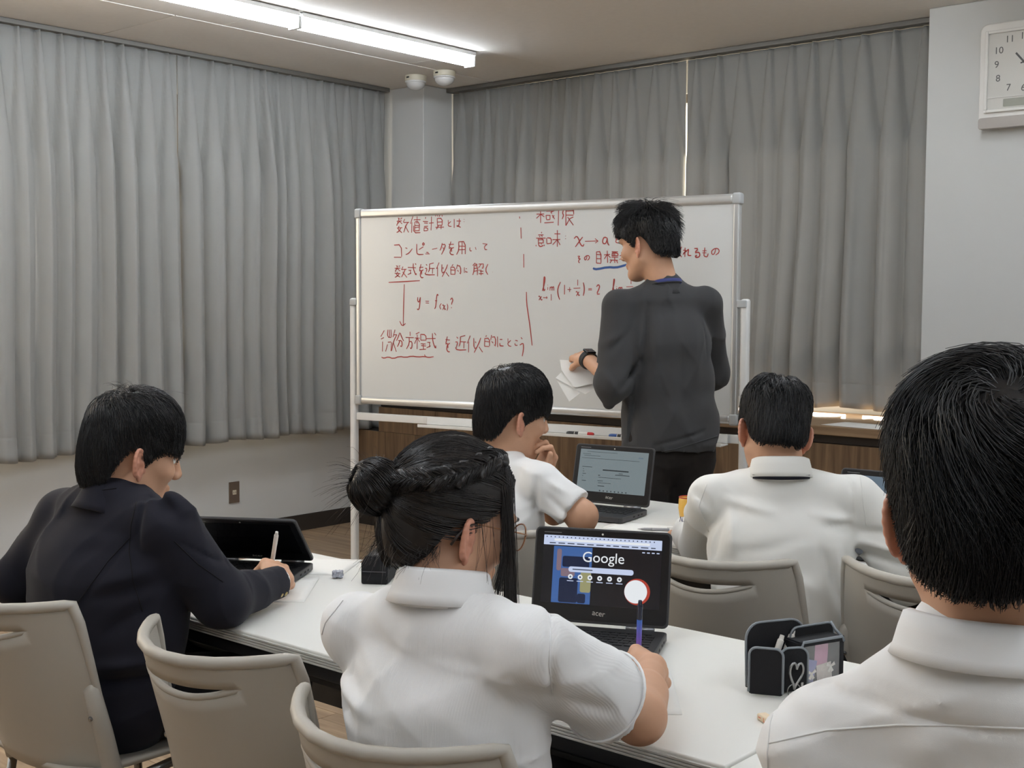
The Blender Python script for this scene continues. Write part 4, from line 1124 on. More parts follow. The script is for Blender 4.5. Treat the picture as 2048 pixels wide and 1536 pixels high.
SEAMS_GIRL = [[(-0.947, 1.139, 1.051), (-0.929, 1.153, 1.048), (-0.925, 1.154, 1.009), (-0.925, 1.151, 0.967), (-0.920, 1.152, 0.932)], [(-1.116, 0.993, 1.044), (-1.131, 0.978, 1.017), (-1.137, 0.970, 0.981)]]
SEAMS_BOY = [[(-2.008, 1.284, 1.033), (-2.014, 1.275, 0.989), (-2.014, 1.271, 0.943), (-2.006, 1.273, 0.888), (-1.990, 1.282, 0.832)], [(-2.015, 1.272, 0.966), (-2.042, 1.245, 0.925), (-2.069, 1.219, 0.874), (-2.091, 1.195, 0.828)], [(-1.952, 1.326, 0.961), (-1.917, 1.353, 0.919), (-1.880, 1.381, 0.887)], [(-2.097, 1.211, 1.067), (-2.068, 1.234, 1.053), (-2.037, 1.261, 1.058)]]
SEAMS_MAN = [[(-0.456, 0.835, 1.068), (-0.423, 0.864, 1.078), (-0.383, 0.899, 1.082), (-0.348, 0.928, 1.082), (-0.314, 0.958, 1.080), (-0.267, 0.997, 1.077)], [(-0.453, 0.840, 1.101), (-0.456, 0.836, 1.084), (-0.457, 0.834, 1.061), (-0.455, 0.833, 1.038)]]
SEAMS_BACK = [[(-1.432, 2.438, 1.043), (-1.368, 2.493, 1.054), (-1.296, 2.555, 1.050), (-1.236, 2.605, 1.036)], [(-1.217, 2.621, 1.025), (-1.209, 2.622, 0.969), (-1.201, 2.624, 0.908)], [(-1.477, 2.396, 0.999), (-1.488, 2.382, 0.949), (-1.468, 2.394, 0.893)]]
SEAMS_TEACH = [[(-2.366, 3.473, 0.900), (-2.302, 3.528, 0.916), (-2.240, 3.584, 0.941), (-2.194, 3.625, 0.961)]]
# crease lines on the clothes: start, end, height, width
FOLDS_GIRL = [((-1.325, 1.139, 0.827), (-1.284, 1.172, 0.806), 0.008, 0.012), ((-1.325, 1.137, 0.801), (-1.294, 1.161, 0.774), -0.008, 0.01), ((-1.332, 1.136, 0.856), (-1.299, 1.162, 0.831), -0.005, 0.012), ((-1.088, 1.355, 0.987), (-1.086, 1.351, 0.914), -0.005, 0.006), ((-1.086, 1.351, 0.914), (-1.079, 1.352, 0.850), -0.006, 0.006), ((-1.079, 1.351, 0.847), (-1.124, 1.316, 0.882), -0.006, 0.014), ((-1.291, 1.176, 0.925), (-1.192, 1.254, 0.844), -0.004, 0.03), ((-1.265, 1.188, 0.802), (-1.160, 1.282, 0.851), 0.005, 0.03), ((-1.141, 1.303, 0.900), (-1.105, 1.325, 0.794), 0.004, 0.022), ((-1.058, 1.369, 0.843), (-1.015, 1.404, 0.815), -0.005, 0.012), ((-1.065, 1.366, 0.885), (-1.010, 1.410, 0.843), 0.003, 0.02), ((-1.304, 1.170, 0.985), (-1.321, 1.151, 0.922), -0.004, 0.006)]
FOLDS_BOY = [((-2.229, 1.421, 0.990), (-2.232, 1.409, 0.883), -0.006, 0.007), ((-2.234, 1.411, 0.924), (-2.315, 1.329, 0.771), -0.003, 0.005), ((-2.219, 1.430, 0.993), (-2.165, 1.472, 0.947), -0.009, 0.016), ((-2.208, 1.441, 1.015), (-2.172, 1.469, 0.984), 0.007, 0.014), ((-2.063, 1.553, 0.877), (-2.025, 1.579, 0.795), -0.01, 0.01), ((-2.044, 1.570, 0.882), (-2.008, 1.595, 0.805), 0.008, 0.01), ((-2.024, 1.586, 0.871), (-1.987, 1.612, 0.795), -0.009, 0.009), ((-2.086, 1.532, 0.851), (-2.044, 1.561, 0.768), -0.007, 0.012), ((-2.391, 1.278, 0.943), (-2.306, 1.351, 0.944), -0.004, 0.014), ((-2.286, 1.358, 0.817), (-2.194, 1.439, 0.852), 0.006, 0.018), ((-2.300, 1.343, 0.787), (-2.200, 1.430, 0.811), -0.006, 0.016), ((-2.324, 1.341, 1.006), (-2.273, 1.383, 0.995), 0.004, 0.02), ((-2.294, 1.335, 0.639), (-2.194, 1.422, 0.654), 0.008, 0.014), ((-2.285, 1.340, 0.603), (-2.200, 1.413, 0.613), -0.008, 0.014), ((-2.165, 1.468, 0.903), (-2.085, 1.531, 0.831), -0.003, 0.005), ((-2.342, 1.314, 0.873), (-2.273, 1.374, 0.883), -0.004, 0.02), ((-2.214, 1.415, 0.771), (-2.274, 1.359, 0.710), -0.006, 0.016)]
FOLDS_MAN = [((-0.519, 0.952, 1.057), (-0.519, 0.947, 0.999), -0.004, 0.006), ((-0.519, 0.949, 1.024), (-0.435, 1.021, 1.038), -0.0035, 0.0045), ((-0.435, 1.021, 1.038), (-0.354, 1.091, 1.037), -0.0035, 0.0045), ((-0.469, 0.995, 1.070), (-0.424, 1.035, 1.085), 0.003, 0.02), ((-0.500, 0.964, 1.014), (-0.460, 0.997, 0.998), -0.004, 0.016), ((-0.418, 1.035, 1.022), (-0.401, 1.047, 0.998), 0.004, 0.016)]
FOLDS_CHIN = [((-2.157, 2.624, 0.919), (-2.156, 2.616, 0.810), -0.006, 0.008), ((-2.135, 2.640, 0.878), (-2.086, 2.677, 0.823), -0.006, 0.01), ((-2.131, 2.646, 0.912), (-2.094, 2.676, 0.885), 0.006, 0.01)]
FOLDS_BACK = [((-1.601, 2.575, 0.943), (-1.567, 2.599, 0.889), -0.008, 0.012), ((-1.567, 2.599, 0.889), (-1.551, 2.609, 0.847), -0.01, 0.01), ((-1.551, 2.609, 0.847), (-1.555, 2.600, 0.774), -0.01, 0.01), ((-1.533, 2.631, 0.913), (-1.530, 2.623, 0.792), 0.007, 0.014), ((-1.540, 2.624, 0.913), (-1.457, 2.694, 0.894), 0.006, 0.012), ((-1.310, 2.827, 0.978), (-1.297, 2.829, 0.869), -0.005, 0.006), ((-1.383, 2.757, 0.888), (-1.300, 2.826, 0.869), 0.006, 0.01), ((-1.364, 2.771, 0.857), (-1.307, 2.819, 0.851), -0.007, 0.01), ((-1.366, 2.764, 0.803), (-1.329, 2.785, 0.676), -0.008, 0.014), ((-1.334, 2.791, 0.803), (-1.320, 2.793, 0.682), 0.007, 0.012), ((-1.508, 2.642, 0.792), (-1.409, 2.730, 0.828), -0.004, 0.016), ((-1.452, 2.687, 0.756), (-1.376, 2.747, 0.707), 0.004, 0.016), ((-1.285, 2.837, 0.841), (-1.207, 2.903, 0.838), -0.008, 0.01), ((-1.284, 2.835, 0.815), (-1.196, 2.908, 0.788), 0.008, 0.01), ((-1.292, 2.826, 0.791), (-1.204, 2.899, 0.760), -0.008, 0.009), ((-1.535, 2.638, 1.027), (-1.407, 2.748, 1.023), -0.002, 0.005), ((-1.487, 2.674, 0.973), (-1.424, 2.731, 0.996), 0.003, 0.014)]
FOLDS_TEACH = [((-2.526, 3.707, 1.398), (-2.532, 3.685, 1.201), -0.01, 0.012), ((-2.532, 3.685, 1.201), (-2.548, 3.647, 0.906), -0.012, 0.014), ((-2.500, 3.725, 1.341), (-2.503, 3.699, 1.057), 0.007, 0.02), ((-2.532, 3.685, 1.201), (-2.600, 3.618, 1.080), -0.01, 0.012), ((-2.574, 3.658, 1.306), (-2.622, 3.612, 1.235), -0.007, 0.014), ((-2.639, 3.590, 1.155), (-2.595, 3.621, 1.075), 0.006, 0.014), ((-2.362, 3.846, 1.368), (-2.340, 3.852, 1.214), -0.008, 0.012), ((-2.389, 3.820, 1.340), (-2.373, 3.813, 1.091), 0.005, 0.02), ((-2.457, 3.762, 1.340), (-2.449, 3.737, 0.967), 0.004, 0.022), ((-2.483, 3.702, 0.891), (-2.329, 3.837, 0.942), -0.005, 0.007), ((-2.422, 3.790, 1.322), (-2.415, 3.765, 0.949), -0.005, 0.02), ((-2.593, 3.617, 1.004), (-2.558, 3.636, 0.879), 0.006, 0.012), ((-2.649, 3.590, 1.253), (-2.590, 3.644, 1.297), 0.006, 0.014)]

# ---------- hair-bun student in the white polo (middle front)
def build_girl():
    pel, nk = V3(-1.29, 1.375, .53), V3(-1.285, 1.342, .975); shL, shR = V3(-1.455, 1.325, .885), V3(-1.105, 1.335, .915)
    elR, wrR = V3(-1.088, 1.578, .760), V3(-1.212, 1.795, .765)
    elL, wrL = V3(-1.53, 1.56, .745), V3(-1.56, 1.75, .735)
    hips = [pel + V3(-.09, .02, .0), pel + V3(.09, .02, 0)]; kn = [V3(-1.40, 1.78, .50), V3(-1.18, 1.78, .50)]; an = [V3(-1.40, 1.74, .09), V3(-1.18, 1.74, .09)]
    ho = V3(-1.312, 1.388, 1.064); R = rot_head(rad(-18), rad(16), rad(3)); sc = 1.0
    nl = (nk + V3(0, .002, -.02) - ho) @ R
    parts = [(to_world(v, R, ho), f, m) for v, f, m in head_mesh(nl, .050)]
    s = SDF(.009); inner_body(s, pel, nk - V3(0, 0, .03), shL, shR, hips, kn, an); v, f = s.bake(); parts.append((v, f, 0))
    s = SDF(.0028)
    s.chain([shR, elR, wrR], [.040, .037, .024], k=.02); s.cone(elR, elR * .55 + wrR * .45, .035, .036, k=.02)
    hand(s, wrR, (-.62, .72, -.02), (.45, .25, .85), curl=((52, 55, 25), (58, 62, 28), (62, 68, 30), (64, 70, 30)), thumb=((.55, .75, -.36), (-.10, .93, -.35), (-.30, .9, -.32)), sc=.94)
    v, f = s.bake(); parts.append((v, f, 0))
    s = SDF(.004); s.chain([shL, elL, wrL], [.040, .034, .024], k=.02)
    hand(s, wrL, (.05, 1, 0), (0, 0, 1), left=True, curl=((15, 20, 10),) * 4, sc=.92)
    v, f = s.bake(); parts.append((v, f, 0))
    o = person('student in white ribbed polo with black hair in a bun, writing with purple pen', parts)
    # polo
    s = SDF(.0048)
    torso(s, pel, nk + V3(0, 0, -.045), shL, shR, hw=.170, hd=.125, cw=.172, cd=.122, yoke=.050, ww=.166)
    s.cone(nk + V3(0, -.002, -.035), nk + V3(0, 0, -.07), .054, .070, k=.03)
    hem = shR * .30 + elR * .70; ax = unit(elR - shR)
    s.cone(shR, hem + ax * .01, .058, .068, k=.025)
    s.half(hem, ax, hem - .11, hem + .12)
    s.cone(hem - ax * .015, hem + ax * .05, .0565, .060, k=.0, op='s')
    hemL = shL * .30 + elL * .70; axl = unit(elL - shL)
    s.cone(shL, hemL, .056, .064, k=.025)
    for a, b, amp, w in FOLDS_GIRL: s.fold(a, b, amp, w)
    v, f = s.bake(rough_cloth(21, .0024, 9)); sh = child('polo_shirt', o, v, f, M_POLO)
    seams(sh, SEAMS_GIRL, M_POLOFLAT, .0014)
    ring = [hem - ax * .012 + unit(np.cross(ax, V3(0, 0, 1))) * .0705 * math.cos(t) + unit(np.cross(ax, np.cross(ax, V3(0, 0, 1)))) * .0705 * math.sin(t) for t in np.linspace(0, 2 * PI, 33)]
    mb = MB(); mb.tube(ring, .0022, 6, caps=False); mb.build('sleeve_seam', M_POLOFLAT, sh, smooth=True)
    collar('collar', sh, nk + V3(0, .002, .006), (ho - nk) * .4 + V3(0, .0, .12), (0, 1, 0), [(.016, -.030), (.010, -.012), (.006, .006), (.004, .020), (.006, .026), (.010, .022), (.014, .006), (.020, -.012), (.026, -.026)], M_POLOFLAT, rx=.058, ry=.060, open_deg=14, dip=.012)
    legs(o, hips, kn, an, [V3(-1.40, 1.88, 0), V3(-1.18, 1.88, 0)], M_DKGREY, M_SHOE, name='skirt_and_legs' if False else 'trousers')
    # hair: pulled back to a bun
    rg = np.random.RandomState(3)
    tab = [.058, .052, .036, .012, -.004, .008, .012, -.016, -.052, -.078, -.086]
    bun = V3(-.022, -.128, .026)                        # head-local bun centre
    N, S = 5200, 9
    q = rg.randn(N * 4, 3); q /= np.linalg.norm(q, axis=1, keepdims=True)
    p0 = cran(q, np.zeros(len(q))); q = q[p0[:, 2] > hairline(q, tab)][:N]; N = len(q)
    tgt = unit(bun - HC); ang = np.arccos(np.clip(q @ tgt, -1, 1)); P = np.zeros((N, S, 3))
    jit = rg.randn(N) * .10
    for k in range(S):
        t = k / (S - 1); an_ = ang * (1 - t * (0.55 + .45 * np.clip(1 - ang / 2.6, 0, 1)))
        Q = slerp_away(tgt, q + 0.05 * jit[:, None] * np.array([.3, .5, 1]), an_)
        g = .5 + .5 * np.sin(np.arctan2((Q - tgt) @ np.array([0, 0, 1.0]), Q[:, 0] - tgt[0]) * 13)
        P[:, k] = cran(Q, .010 + .005 * g * np.sin(PI * t) + .003 * rg.rand(N) * t - .006 * (1 - t) ** 3)
    pieces = [(*strand_mesh('s', P, .0008 * (.7 + .6 * rg.rand(N)), .6), 0)]
    s = SDF(.0045)
    nt = [(a, b) for a in np.linspace(0, 2 * PI, 90, endpoint=False) for b in (0,)]
    # cap under the strands
    c = tgt; e1 = unit(np.cross(c, [1.0, 0, 0])); e2 = np.cross(c, e1); G = np.zeros((26, 121, 3))
    for j in range(121):
        a = 2 * PI * j / 120; dr = math.cos(a) * e1 + math.sin(a) * e2
        ths = np.linspace(0, 2.9, 240); qq = np.cos(ths)[:, None] * c + np.sin(ths)[:, None] * dr
        pz = cran(qq, np.full(240, .004))[:, 2]; ok = (pz < hairline(qq, tab) + .002); tm = ths[np.argmax(ok)] if ok.any() else 2.9
        tj = np.linspace(0, tm, 26); qj = np.cos(tj)[:, None] * c + np.sin(tj)[:, None] * dr; u_ = tj / tm
        G[:, j] = cran(qj, .011 * (1 - u_ ** 6) + .001)
    ny, nx = G.shape[:2]; idx = np.arange(ny * nx).reshape(ny, nx)
    pieces.append((G.reshape(-1, 3), np.stack([idx[:-1, :-1], idx[:-1, 1:], idx[1:, 1:], idx[1:, :-1]], -1).reshape(-1, 4), 0))
    # braid running over the right side of the crown down to the bun
    s = SDF(.0035)
    raw = [V3(.050, .030, .125), V3(.058, .008, .112), V3(.066, -.018, .092), V3(.066, -.042, .074), V3(.056, -.068, .060), V3(.036, -.088, .050), V3(.010, -.105, .040)]
    path = [cran(unit(q_ - HC)[None], np.full(1, .013))[0] for q_ in raw]
    for i in range(len(path) - 1):
        for tt in (0.0, .5):
            c_ = path[i] * (1 - tt) + path[i + 1] * tt; d_ = unit(path[i + 1] - path[i]); nrm = unit(c_ - HC); sd = np.cross(d_, nrm); sg = 1 if (i * 2 + (tt > 0)) % 2 else -1
            dd = unit(d_ + sg * .75 * sd); Rm = np.stack([dd, np.cross(nrm, dd), nrm], 1)
            s.ell(c_ + sd * sg * .007 + nrm * .002, (.019, .009, .009), Rm, k=.004)
    v, f = s.bake(lambda p: .0012 * np.sin(p @ V3(420, 260, 380))); pieces.append((v, f, 0))
    for i in range(len(path) - 1):
        n_ = 60; t = rg.rand(n_)[:, None]; c_ = path[i] * (1 - t) + path[i + 1] * t; nrm = c_ - HC; nrm /= np.linalg.norm(nrm, axis=1, keepdims=True)
        d_ = unit(path[i + 1] - path[i]); sd = np.cross(d_, nrm); sg = np.where(rg.rand(n_) > .5, 1, -1)[:, None]
        PP = np.stack([c_ + nrm * (.012 - .010 * (w - .5) ** 2 * 4) + (d_ + sg * .8 * sd) * (w - .5) * .036 + sd * sg * .006 + rg.randn(n_, 3) * .0006 for w in np.linspace(0, 1, 5)], 1)
        pieces.append((*strand_mesh('s', PP, .0008), 0))
    # bun: coiled ball with strands around it
    s = SDF(.004); ba = unit(V3(-.25, -.95, .15)); b1 = unit(np.cross(ba, [0, 0, 1.0])); b2 = np.cross(ba, b1)
    s.ell(bun, (.040, .033, .038), k=.01); s.cone(V3(-.025, -.085, .035), bun, .034, .030, k=.02)
    v, f = s.bake(); pieces.append((v, f, 0))
    n_ = 1500; a0 = rg.rand(n_) * 2 * PI; rr_ = .037 + .008 * rg.rand(n_)
    PP = np.zeros((n_, 7, 3)); el = (rg.rand(n_) - .35) * 1.5
    for k in range(7):
        a = a0 + k * .10 * np.where(rg.rand() > .5, 1, 1); e_ = el + (1.25 - el) * (k / 6) * .8
        PP[:, k] = bun + rr_[:, None] * (np.cos(e_)[:, None] * (np.cos(a)[:, None] * b1 + np.sin(a)[:, None] * b2) + np.sin(e_)[:, None] * ba)
    pieces.append((*strand_mesh('s', PP, .0009), 0))
    # stray ends around the bun and the nape
    n_ = 130; d = rg.randn(n_, 3) * .7 + V3(-.9, -.3, -.15); d /= np.linalg.norm(d, axis=1, keepdims=True); L_ = .03 + .035 * rg.rand(n_)
    st = bun + d * .030
    PP = np.stack([st + d * (L_ * w)[:, None] + np.array([0, 0, -1.0]) * (L_ * w ** 2 * .4)[:, None] + rg.randn(1, 3) * .001 for w in np.linspace(0, 1, 6)], 1)
    pieces.append((*strand_mesh('s', PP, .00035), 0))
    n_ = 240; az = PI + (rg.rand(n_) - .5) * 2.2; q_ = np.stack([np.sin(az), np.cos(az), np.full(n_, -.95) + .1 * rg.randn(n_)], 1); q_ /= np.linalg.norm(q_, axis=1, keepdims=True)
    st = cran(q_, np.full(n_, .002)); d = np.stack([.5 * np.sin(az) + .35 * rg.randn(n_), .45 * np.cos(az) + .2 * rg.randn(n_), -.8 + .25 * rg.randn(n_)], 1); L_ = .012 + .05 * rg.rand(n_) ** 3
    PP = np.stack([st + d * (L_ * w)[:, None] + .003 * np.sin(5 * w + az[:, None]) * w * V3(1, 1, 0) for w in np.linspace(0, 1, 6)], 1)
    pieces.append((*strand_mesh('s', PP, .0004), 0))
    hv, hf, _ = join(pieces)
    hair = child('hair', o, to_world(hv, R, ho), hf, M_HAIR2, 'black hair braided over the crown into a bun')
    # face-framing lock hanging in front of the right ear (falls straight down in the room)
    n_ = 520; rt = R @ V3(1, 0, 0); dn = V3(0, 0, -1)
    az_, el_ = rad(1) * (28 + 38 * rg.rand(n_)), rad(1) * (30 + 22 * rg.rand(n_))
    q_ = np.stack([np.sin(az_) * np.cos(el_), np.cos(az_) * np.cos(el_), np.sin(el_)], 1)
    lead = rg.randint(0, 6, n_); lat = (rg.rand(6) - .5)[lead] + .25 * rg.randn(n_); ll = np.array([.150, .185, .21, .165, .20, .12])[lead] * (.9 + .2 * rg.rand(n_))
    C0 = to_world(cran(q_, .010 + .004 * rg.rand(n_)), R, ho)
    C1 = to_world(np.stack([.080 + .004 * rg.rand(n_), .040 + .016 * lat, .035 + .01 * rg.rand(n_)], 1), R, ho)
    C2 = C1 + dn * (ll * .5)[:, None] + rt * .006 + (R @ V3(0, 1, 0)) * .006
    C3 = C1 + dn * ll[:, None] + (R @ V3(0, 1, 0)) * (.010 * rg.randn(6)[lead])[:, None]
    PP = [(1 - w) ** 3 * C0 + 3 * (1 - w) ** 2 * w * C1 + 3 * (1 - w) * w * w * C2 + w ** 3 * C3 for w in np.linspace(0, 1, 12)]
    v, f = strand_mesh('s', np.stack(PP, 1), .0008 * (.6 + .6 * rg.rand(n_))); child('side_lock', hair, v, f, M_HAIR2)
    n_ = 12; st = np.stack([.080 + .004 * rg.rand(n_), -.02 + .06 * rg.rand(n_), .03 + .02 * rg.rand(n_)], 1); W0 = to_world(st, R, ho); L_ = .05 + .11 * rg.rand(n_); bend = rg.randn(n_, 3) * .012
    PP = np.stack([W0 + dn * (L_ * w)[:, None] + rt * .010 * math.sin(3 * w) + bend * w * w for w in np.linspace(0, 1, 8)], 1)
    v, f = strand_mesh('s', PP, .0004); child('stray_hairs', hair, v, f, M_HAIR2)
    # glasses
    M_GLS = mat('amber_glasses_frame', (150, 104, 70), 0.3, bump=0.02)
    M_TIP = mat('dark_temple_tip', (44, 32, 28), 0.3, bump=0.02)
    g = empty('glasses'); g.parent = o; g['label'] = 'thin amber round-framed glasses'
    for sg in (-1, 1):
        tor = [to_world(V3(sg * .034 + .024 * math.cos(t), .108 - .006 * abs(math.cos(t)) * (1 if sg * math.cos(t) > 0 else 0), .004 + .021 * math.sin(t)), R, ho) for t in np.linspace(0, 2 * PI, 29)]
        MB().tube(tor, .0013, 6, caps=False).build('rim', M_GLS, g, smooth=True)
        disc = [to_world(V3(sg * .034 + .0235 * math.cos(t), .108, .004 + .0205 * math.sin(t)), R, ho) for t in np.linspace(0, 2 * PI, 28, endpoint=False)]
        MB().raw(disc, [tuple(range(28))]).build('lens', mat('lens', (1.0, 1.0, 1.0), 0.03, alpha=0.12, bump=0.01), g)
        MB().tube([to_world(V3(*p), R, ho) for p in ((sg * .058, .104, .012), (sg * .074, .080, .014), (sg * .082, .03, .014), (sg * .0845, -.005, .014))], .0014, 6).build('temple', M_GLS, g, smooth=True)
        MB().tube([to_world(V3(*p), R, ho) for p in ((sg * .0845, -.005, .014), (sg * .088, -.024, .008), (sg * .088, -.034, -.010), (sg * .087, -.040, -.024))], [.0016, .002, .0024, .002], 6).build('temple_tip', M_TIP, g, smooth=True)
    MB().tube([to_world(V3(*p), R, ho) for p in ((-.011, .109, .008), (0, .112, .011), (.011, .109, .008))], .0013, 6).build('bridge', M_GLS, g, smooth=True)

# ---------- navy blazer student (left front)
def build_boy():
    pel, nk = V3(-2.45, 1.475, .54), V3(-2.425, 1.515, .985); shL, shR = V3(-2.612, 1.480, .908), V3(-2.255, 1.515, .925)
    elR, wrR = V3(-2.205, 1.615, .760), V3(-2.305, 1.860, .748); elL, wrL = V3(-2.735, 1.440, .755), V3(-2.66, 1.70, .752)
    hips = [pel + V3(-.09, .02, 0), pel + V3(.09, .02, 0)]; kn = [V3(-2.56, 1.86, .50), V3(-2.32, 1.86, .50)]; an = [V3(-2.56, 1.84, .09), V3(-2.32, 1.84, .09)]
    ho = V3(-2.425, 1.545, 1.062); R = rot_head(rad(-15), rad(14), rad(0))
    parts = [(to_world(v, R, ho), f, m) for v, f, m in head_mesh((nk + V3(0, 0, -.02) - ho) @ R, .054)]
    s = SDF(.010); inner_body(s, pel, nk - V3(0, 0, .03), shL, shR, hips, kn, an); v, f = s.bake(); parts.append((v, f, 0))
    s = SDF(.003); s.cone(elR * .3 + wrR * .7, wrR, .028, .025, k=.01)
    hand(s, wrR, (-.86, .42, .22), (.30, .30, .9), curl=((55, 58, 28), (60, 66, 30), (62, 70, 30), (62, 72, 30)), thumb=((.50, .75, -.40), (-.05, .92, -.40), (-.25, .9, -.36)), sc=1.0)
    v, f = s.bake(); parts.append((v, f, 0))
    s = SDF(.004); s.cone(elL * .3 + wrL * .7, wrL, .027, .025, k=.01)
    hand(s, wrL, (.9, .4, -.1), (0, 0, 1), left=True, curl=((12, 18, 10),) * 4); v, f = s.bake(); parts.append((v, f, 0))
    o = person('student in navy blazer leaning over the desk, writing with a white pen', parts)
    s = SDF(.0052)
    torso(s, pel, nk + V3(0, -.005, -.025), shL, shR, hw=.195, hd=.140, cw=.205, cd=.145, yoke=.058, ww=.205)
    s.cone(nk + V3(0, -.01, -.01), nk + V3(0, -.01, -.05), .062, .08, k=.04)
    s.cone(shR, elR, .062, .060, k=.025); s.cone(elR, wrR - unit(wrR - elR) * .05, .058, .036, k=.025)
    s.cone(shL, elL, .058, .060, k=.04); s.cone(elL, wrL - unit(wrL - elL) * .04, .060, .045, k=.025)
    cw = wrR - unit(wrR - elR) * .028; cax = unit(wrR - elR)
    s.cone(cw - cax * .03, cw + cax * .035, .037, .041, k=.01); s.half(cw, cax, cw - .09, cw + .09); s.cone(cw - cax * .015, cw + cax * .05, .030, .033, k=0, op='s')
    for a, b, amp, w in FOLDS_BOY: s.fold(a, b, amp, w)
    v, f = s.bake(rough_cloth(8, .0030, 10)); bz = child('blazer', o, v, f, M_NAVY)
    seams(bz, SEAMS_BOY, M_BLACKCL, .0012)
    collar('collar', bz, nk + V3(0, -.010, -.010), V3(0, .25, 1), (0, 1, 0), [(.012, -.02), (.006, -.004), (.003, .010), (.003, .020), (.007, .024), (.012, .018), (.018, .0), (.026, -.022), (.032, -.036)], M_NAVY, rx=.058, ry=.060, open_deg=35, dip=.05, thick=.003)
    collar('shirt_cuff', o, cw + cax * .004, cax, V3(0, 0, -1), [(0, -.02), (0, .012)], M_SHIRT, rx=.0285, ry=.0285, open_deg=4, n=30)
    for i in range(2):
        b = cw - cax * (.012 + .02 * i) + V3(.030, .010, -.022); MB().lathe([(.003, 0), (.0065, .001), (.0065, .003), (.004, .0045)], 14, M=Matrix.Translation(b) @ Vector((.75, .2, -.55)).to_track_quat('Z', 'Y').to_matrix().to_4x4()).build('cuff_button', M_GOLD, bz, smooth=True)
    legs(o, hips, kn, an, [V3(-2.56, 1.99, 0), V3(-2.32, 1.99, 0)], M_BLACKCL, M_SHOE, r=(.098, .072, .055))
    hv, hf, _ = short_hair(12, 6500, (.005, -.42, .90), .085, base=.011, lift=.006, top=.016, bang=.040, over=.012, clump=.6, r0=.0008, cap=.013, nape_fade=.55, tab=[.050, .046, .034, .012, -.020, .022, .026, .004, -.040, -.070, -.078])
    rg = np.random.RandomState(2); n_ = 70; st = V3(.0, -.04, .140) + rg.randn(n_, 3) * V3(.018, .018, .003); d = rg.randn(n_, 3) * V3(.9, .7, .2) + V3(0, 0, .55); L_ = .02 + .025 * rg.rand(n_)
    v, f = strand_mesh('s', np.stack([st + d * (L_ * w)[:, None] - V3(0, 0, 1) * (L_ * w ** 2 * .5)[:, None] for w in np.linspace(0, 1, 6)], 1), .0004)
    hv, hf, _ = join([(hv, hf, 0), (v, f, 0)])
    child('hair', o, to_world(hv, R, ho), hf, M_HAIR)

# ---------- nearest student, cut by the right edge
def build_man():
    pel, nk = V3(-.40, 1.13, .55), V3(-.405, 1.128, 1.112); shL, shR = V3(-.548, 1.108, .966), V3(-.225, 1.172, .995)
    elL, wrL = V3(-.625, 1.33, .76), V3(-.50, 1.62, .73); elR, wrR = V3(-.10, 1.42, .77), V3(-.22, 1.68, .735)
    hips = [pel + V3(-.09, .02, 0), pel + V3(.09, .02, 0)]; kn = [V3(-.52, 1.55, .52), V3(-.28, 1.55, .52)]; an = [V3(-.52, 1.55, .09), V3(-.28, 1.55, .09)]
    ho = V3(-.405, 1.147, 1.212); R = rot_head(rad(22), rad(4), rad(-2))
    parts = [(to_world(v, R, ho, .98), f, m) for v, f, m in head_mesh((nk + V3(0, 0, -.03) - ho) @ R, .050)]
    s = SDF(.010); inner_body(s, pel, nk - V3(0, 0, .03), shL, shR, hips, kn, an)
    v, f = s.bake(); parts.append((v, f, 0))
    for el, wr, lf in ((elL, wrL, True), (elR, wrR, False)):
        s = SDF(.004); s.cone(el * .3 + wr * .7, wr, .028, .026, k=.01); hand(s, wr, (.2 if lf else -.3, 1, -.02), (0, 0, 1), left=lf, curl=((18, 24, 12),) * 4); v, f = s.bake(); parts.append((v, f, 0))
    o = person('nearest student with thick short black hair and white collared shirt, at the right edge', parts)
    s = SDF(.005)
    torso(s, pel, nk + V3(0, -.004, -.03), shL, shR, hw=.178, hd=.130, cw=.180, cd=.122, yoke=.052, ww=.172)
    s.cone(nk + V3(0, 0, -.02), nk + V3(0, 0, -.05), .060, .075, k=.04)
    s.cone(shL, elL, .058, .056, k=.025); s.cone(elL, wrL - unit(wrL - elL) * .02, .056, .040, k=.03); s.cone(shR, elR, .058, .056, k=.025); s.cone(elR, wrR - unit(wrR - elR) * .02, .056, .040, k=.03)
    for a, b, amp, w in FOLDS_MAN: s.fold(a, b, amp, w)
    v, f = s.bake(rough_cloth(31, .0028, 9)); sh = child('shirt', o, v, f, M_SHIRT)
    seams(sh, SEAMS_MAN, M_SHIRT, .0011)
    collar('collar', sh, nk + V3(0, -.002, -.014), (ho - nk) * .3 + V3(0, 0, .2), R @ V3(0, 1, 0) + V3(.3, .2, 0), [(.006, -.012), (.002, 0), (0, .014), (.001, .024), (.004, .029), (.009, .027), (.013, .014), (.017, -.002), (.021, -.012)], M_SHIRT, rx=.056, ry=.060, open_deg=16, dip=.03)
    legs(o, hips, kn, an, [V3(-.52, 1.68, 0), V3(-.28, 1.68, 0)], M_BLACKCL, M_SHOE)
    hv, hf, _ = short_hair(44, 13000, (.10, -.62, .78), .066, base=.010, lift=.009, top=.014, bang=.03, over=.010, clump=.6, spiky=.010, r0=.0007, S=8, cap=.011, swirl=1.6, nape_fade=.45, messy=.13, thin=.22, tab=[.055, .05, .034, .012, -.014, .016, .022, -.010, -.040, -.054, -.060])
    child('hair', o, to_world(hv, R, ho, .97), hf, M_HAIR)

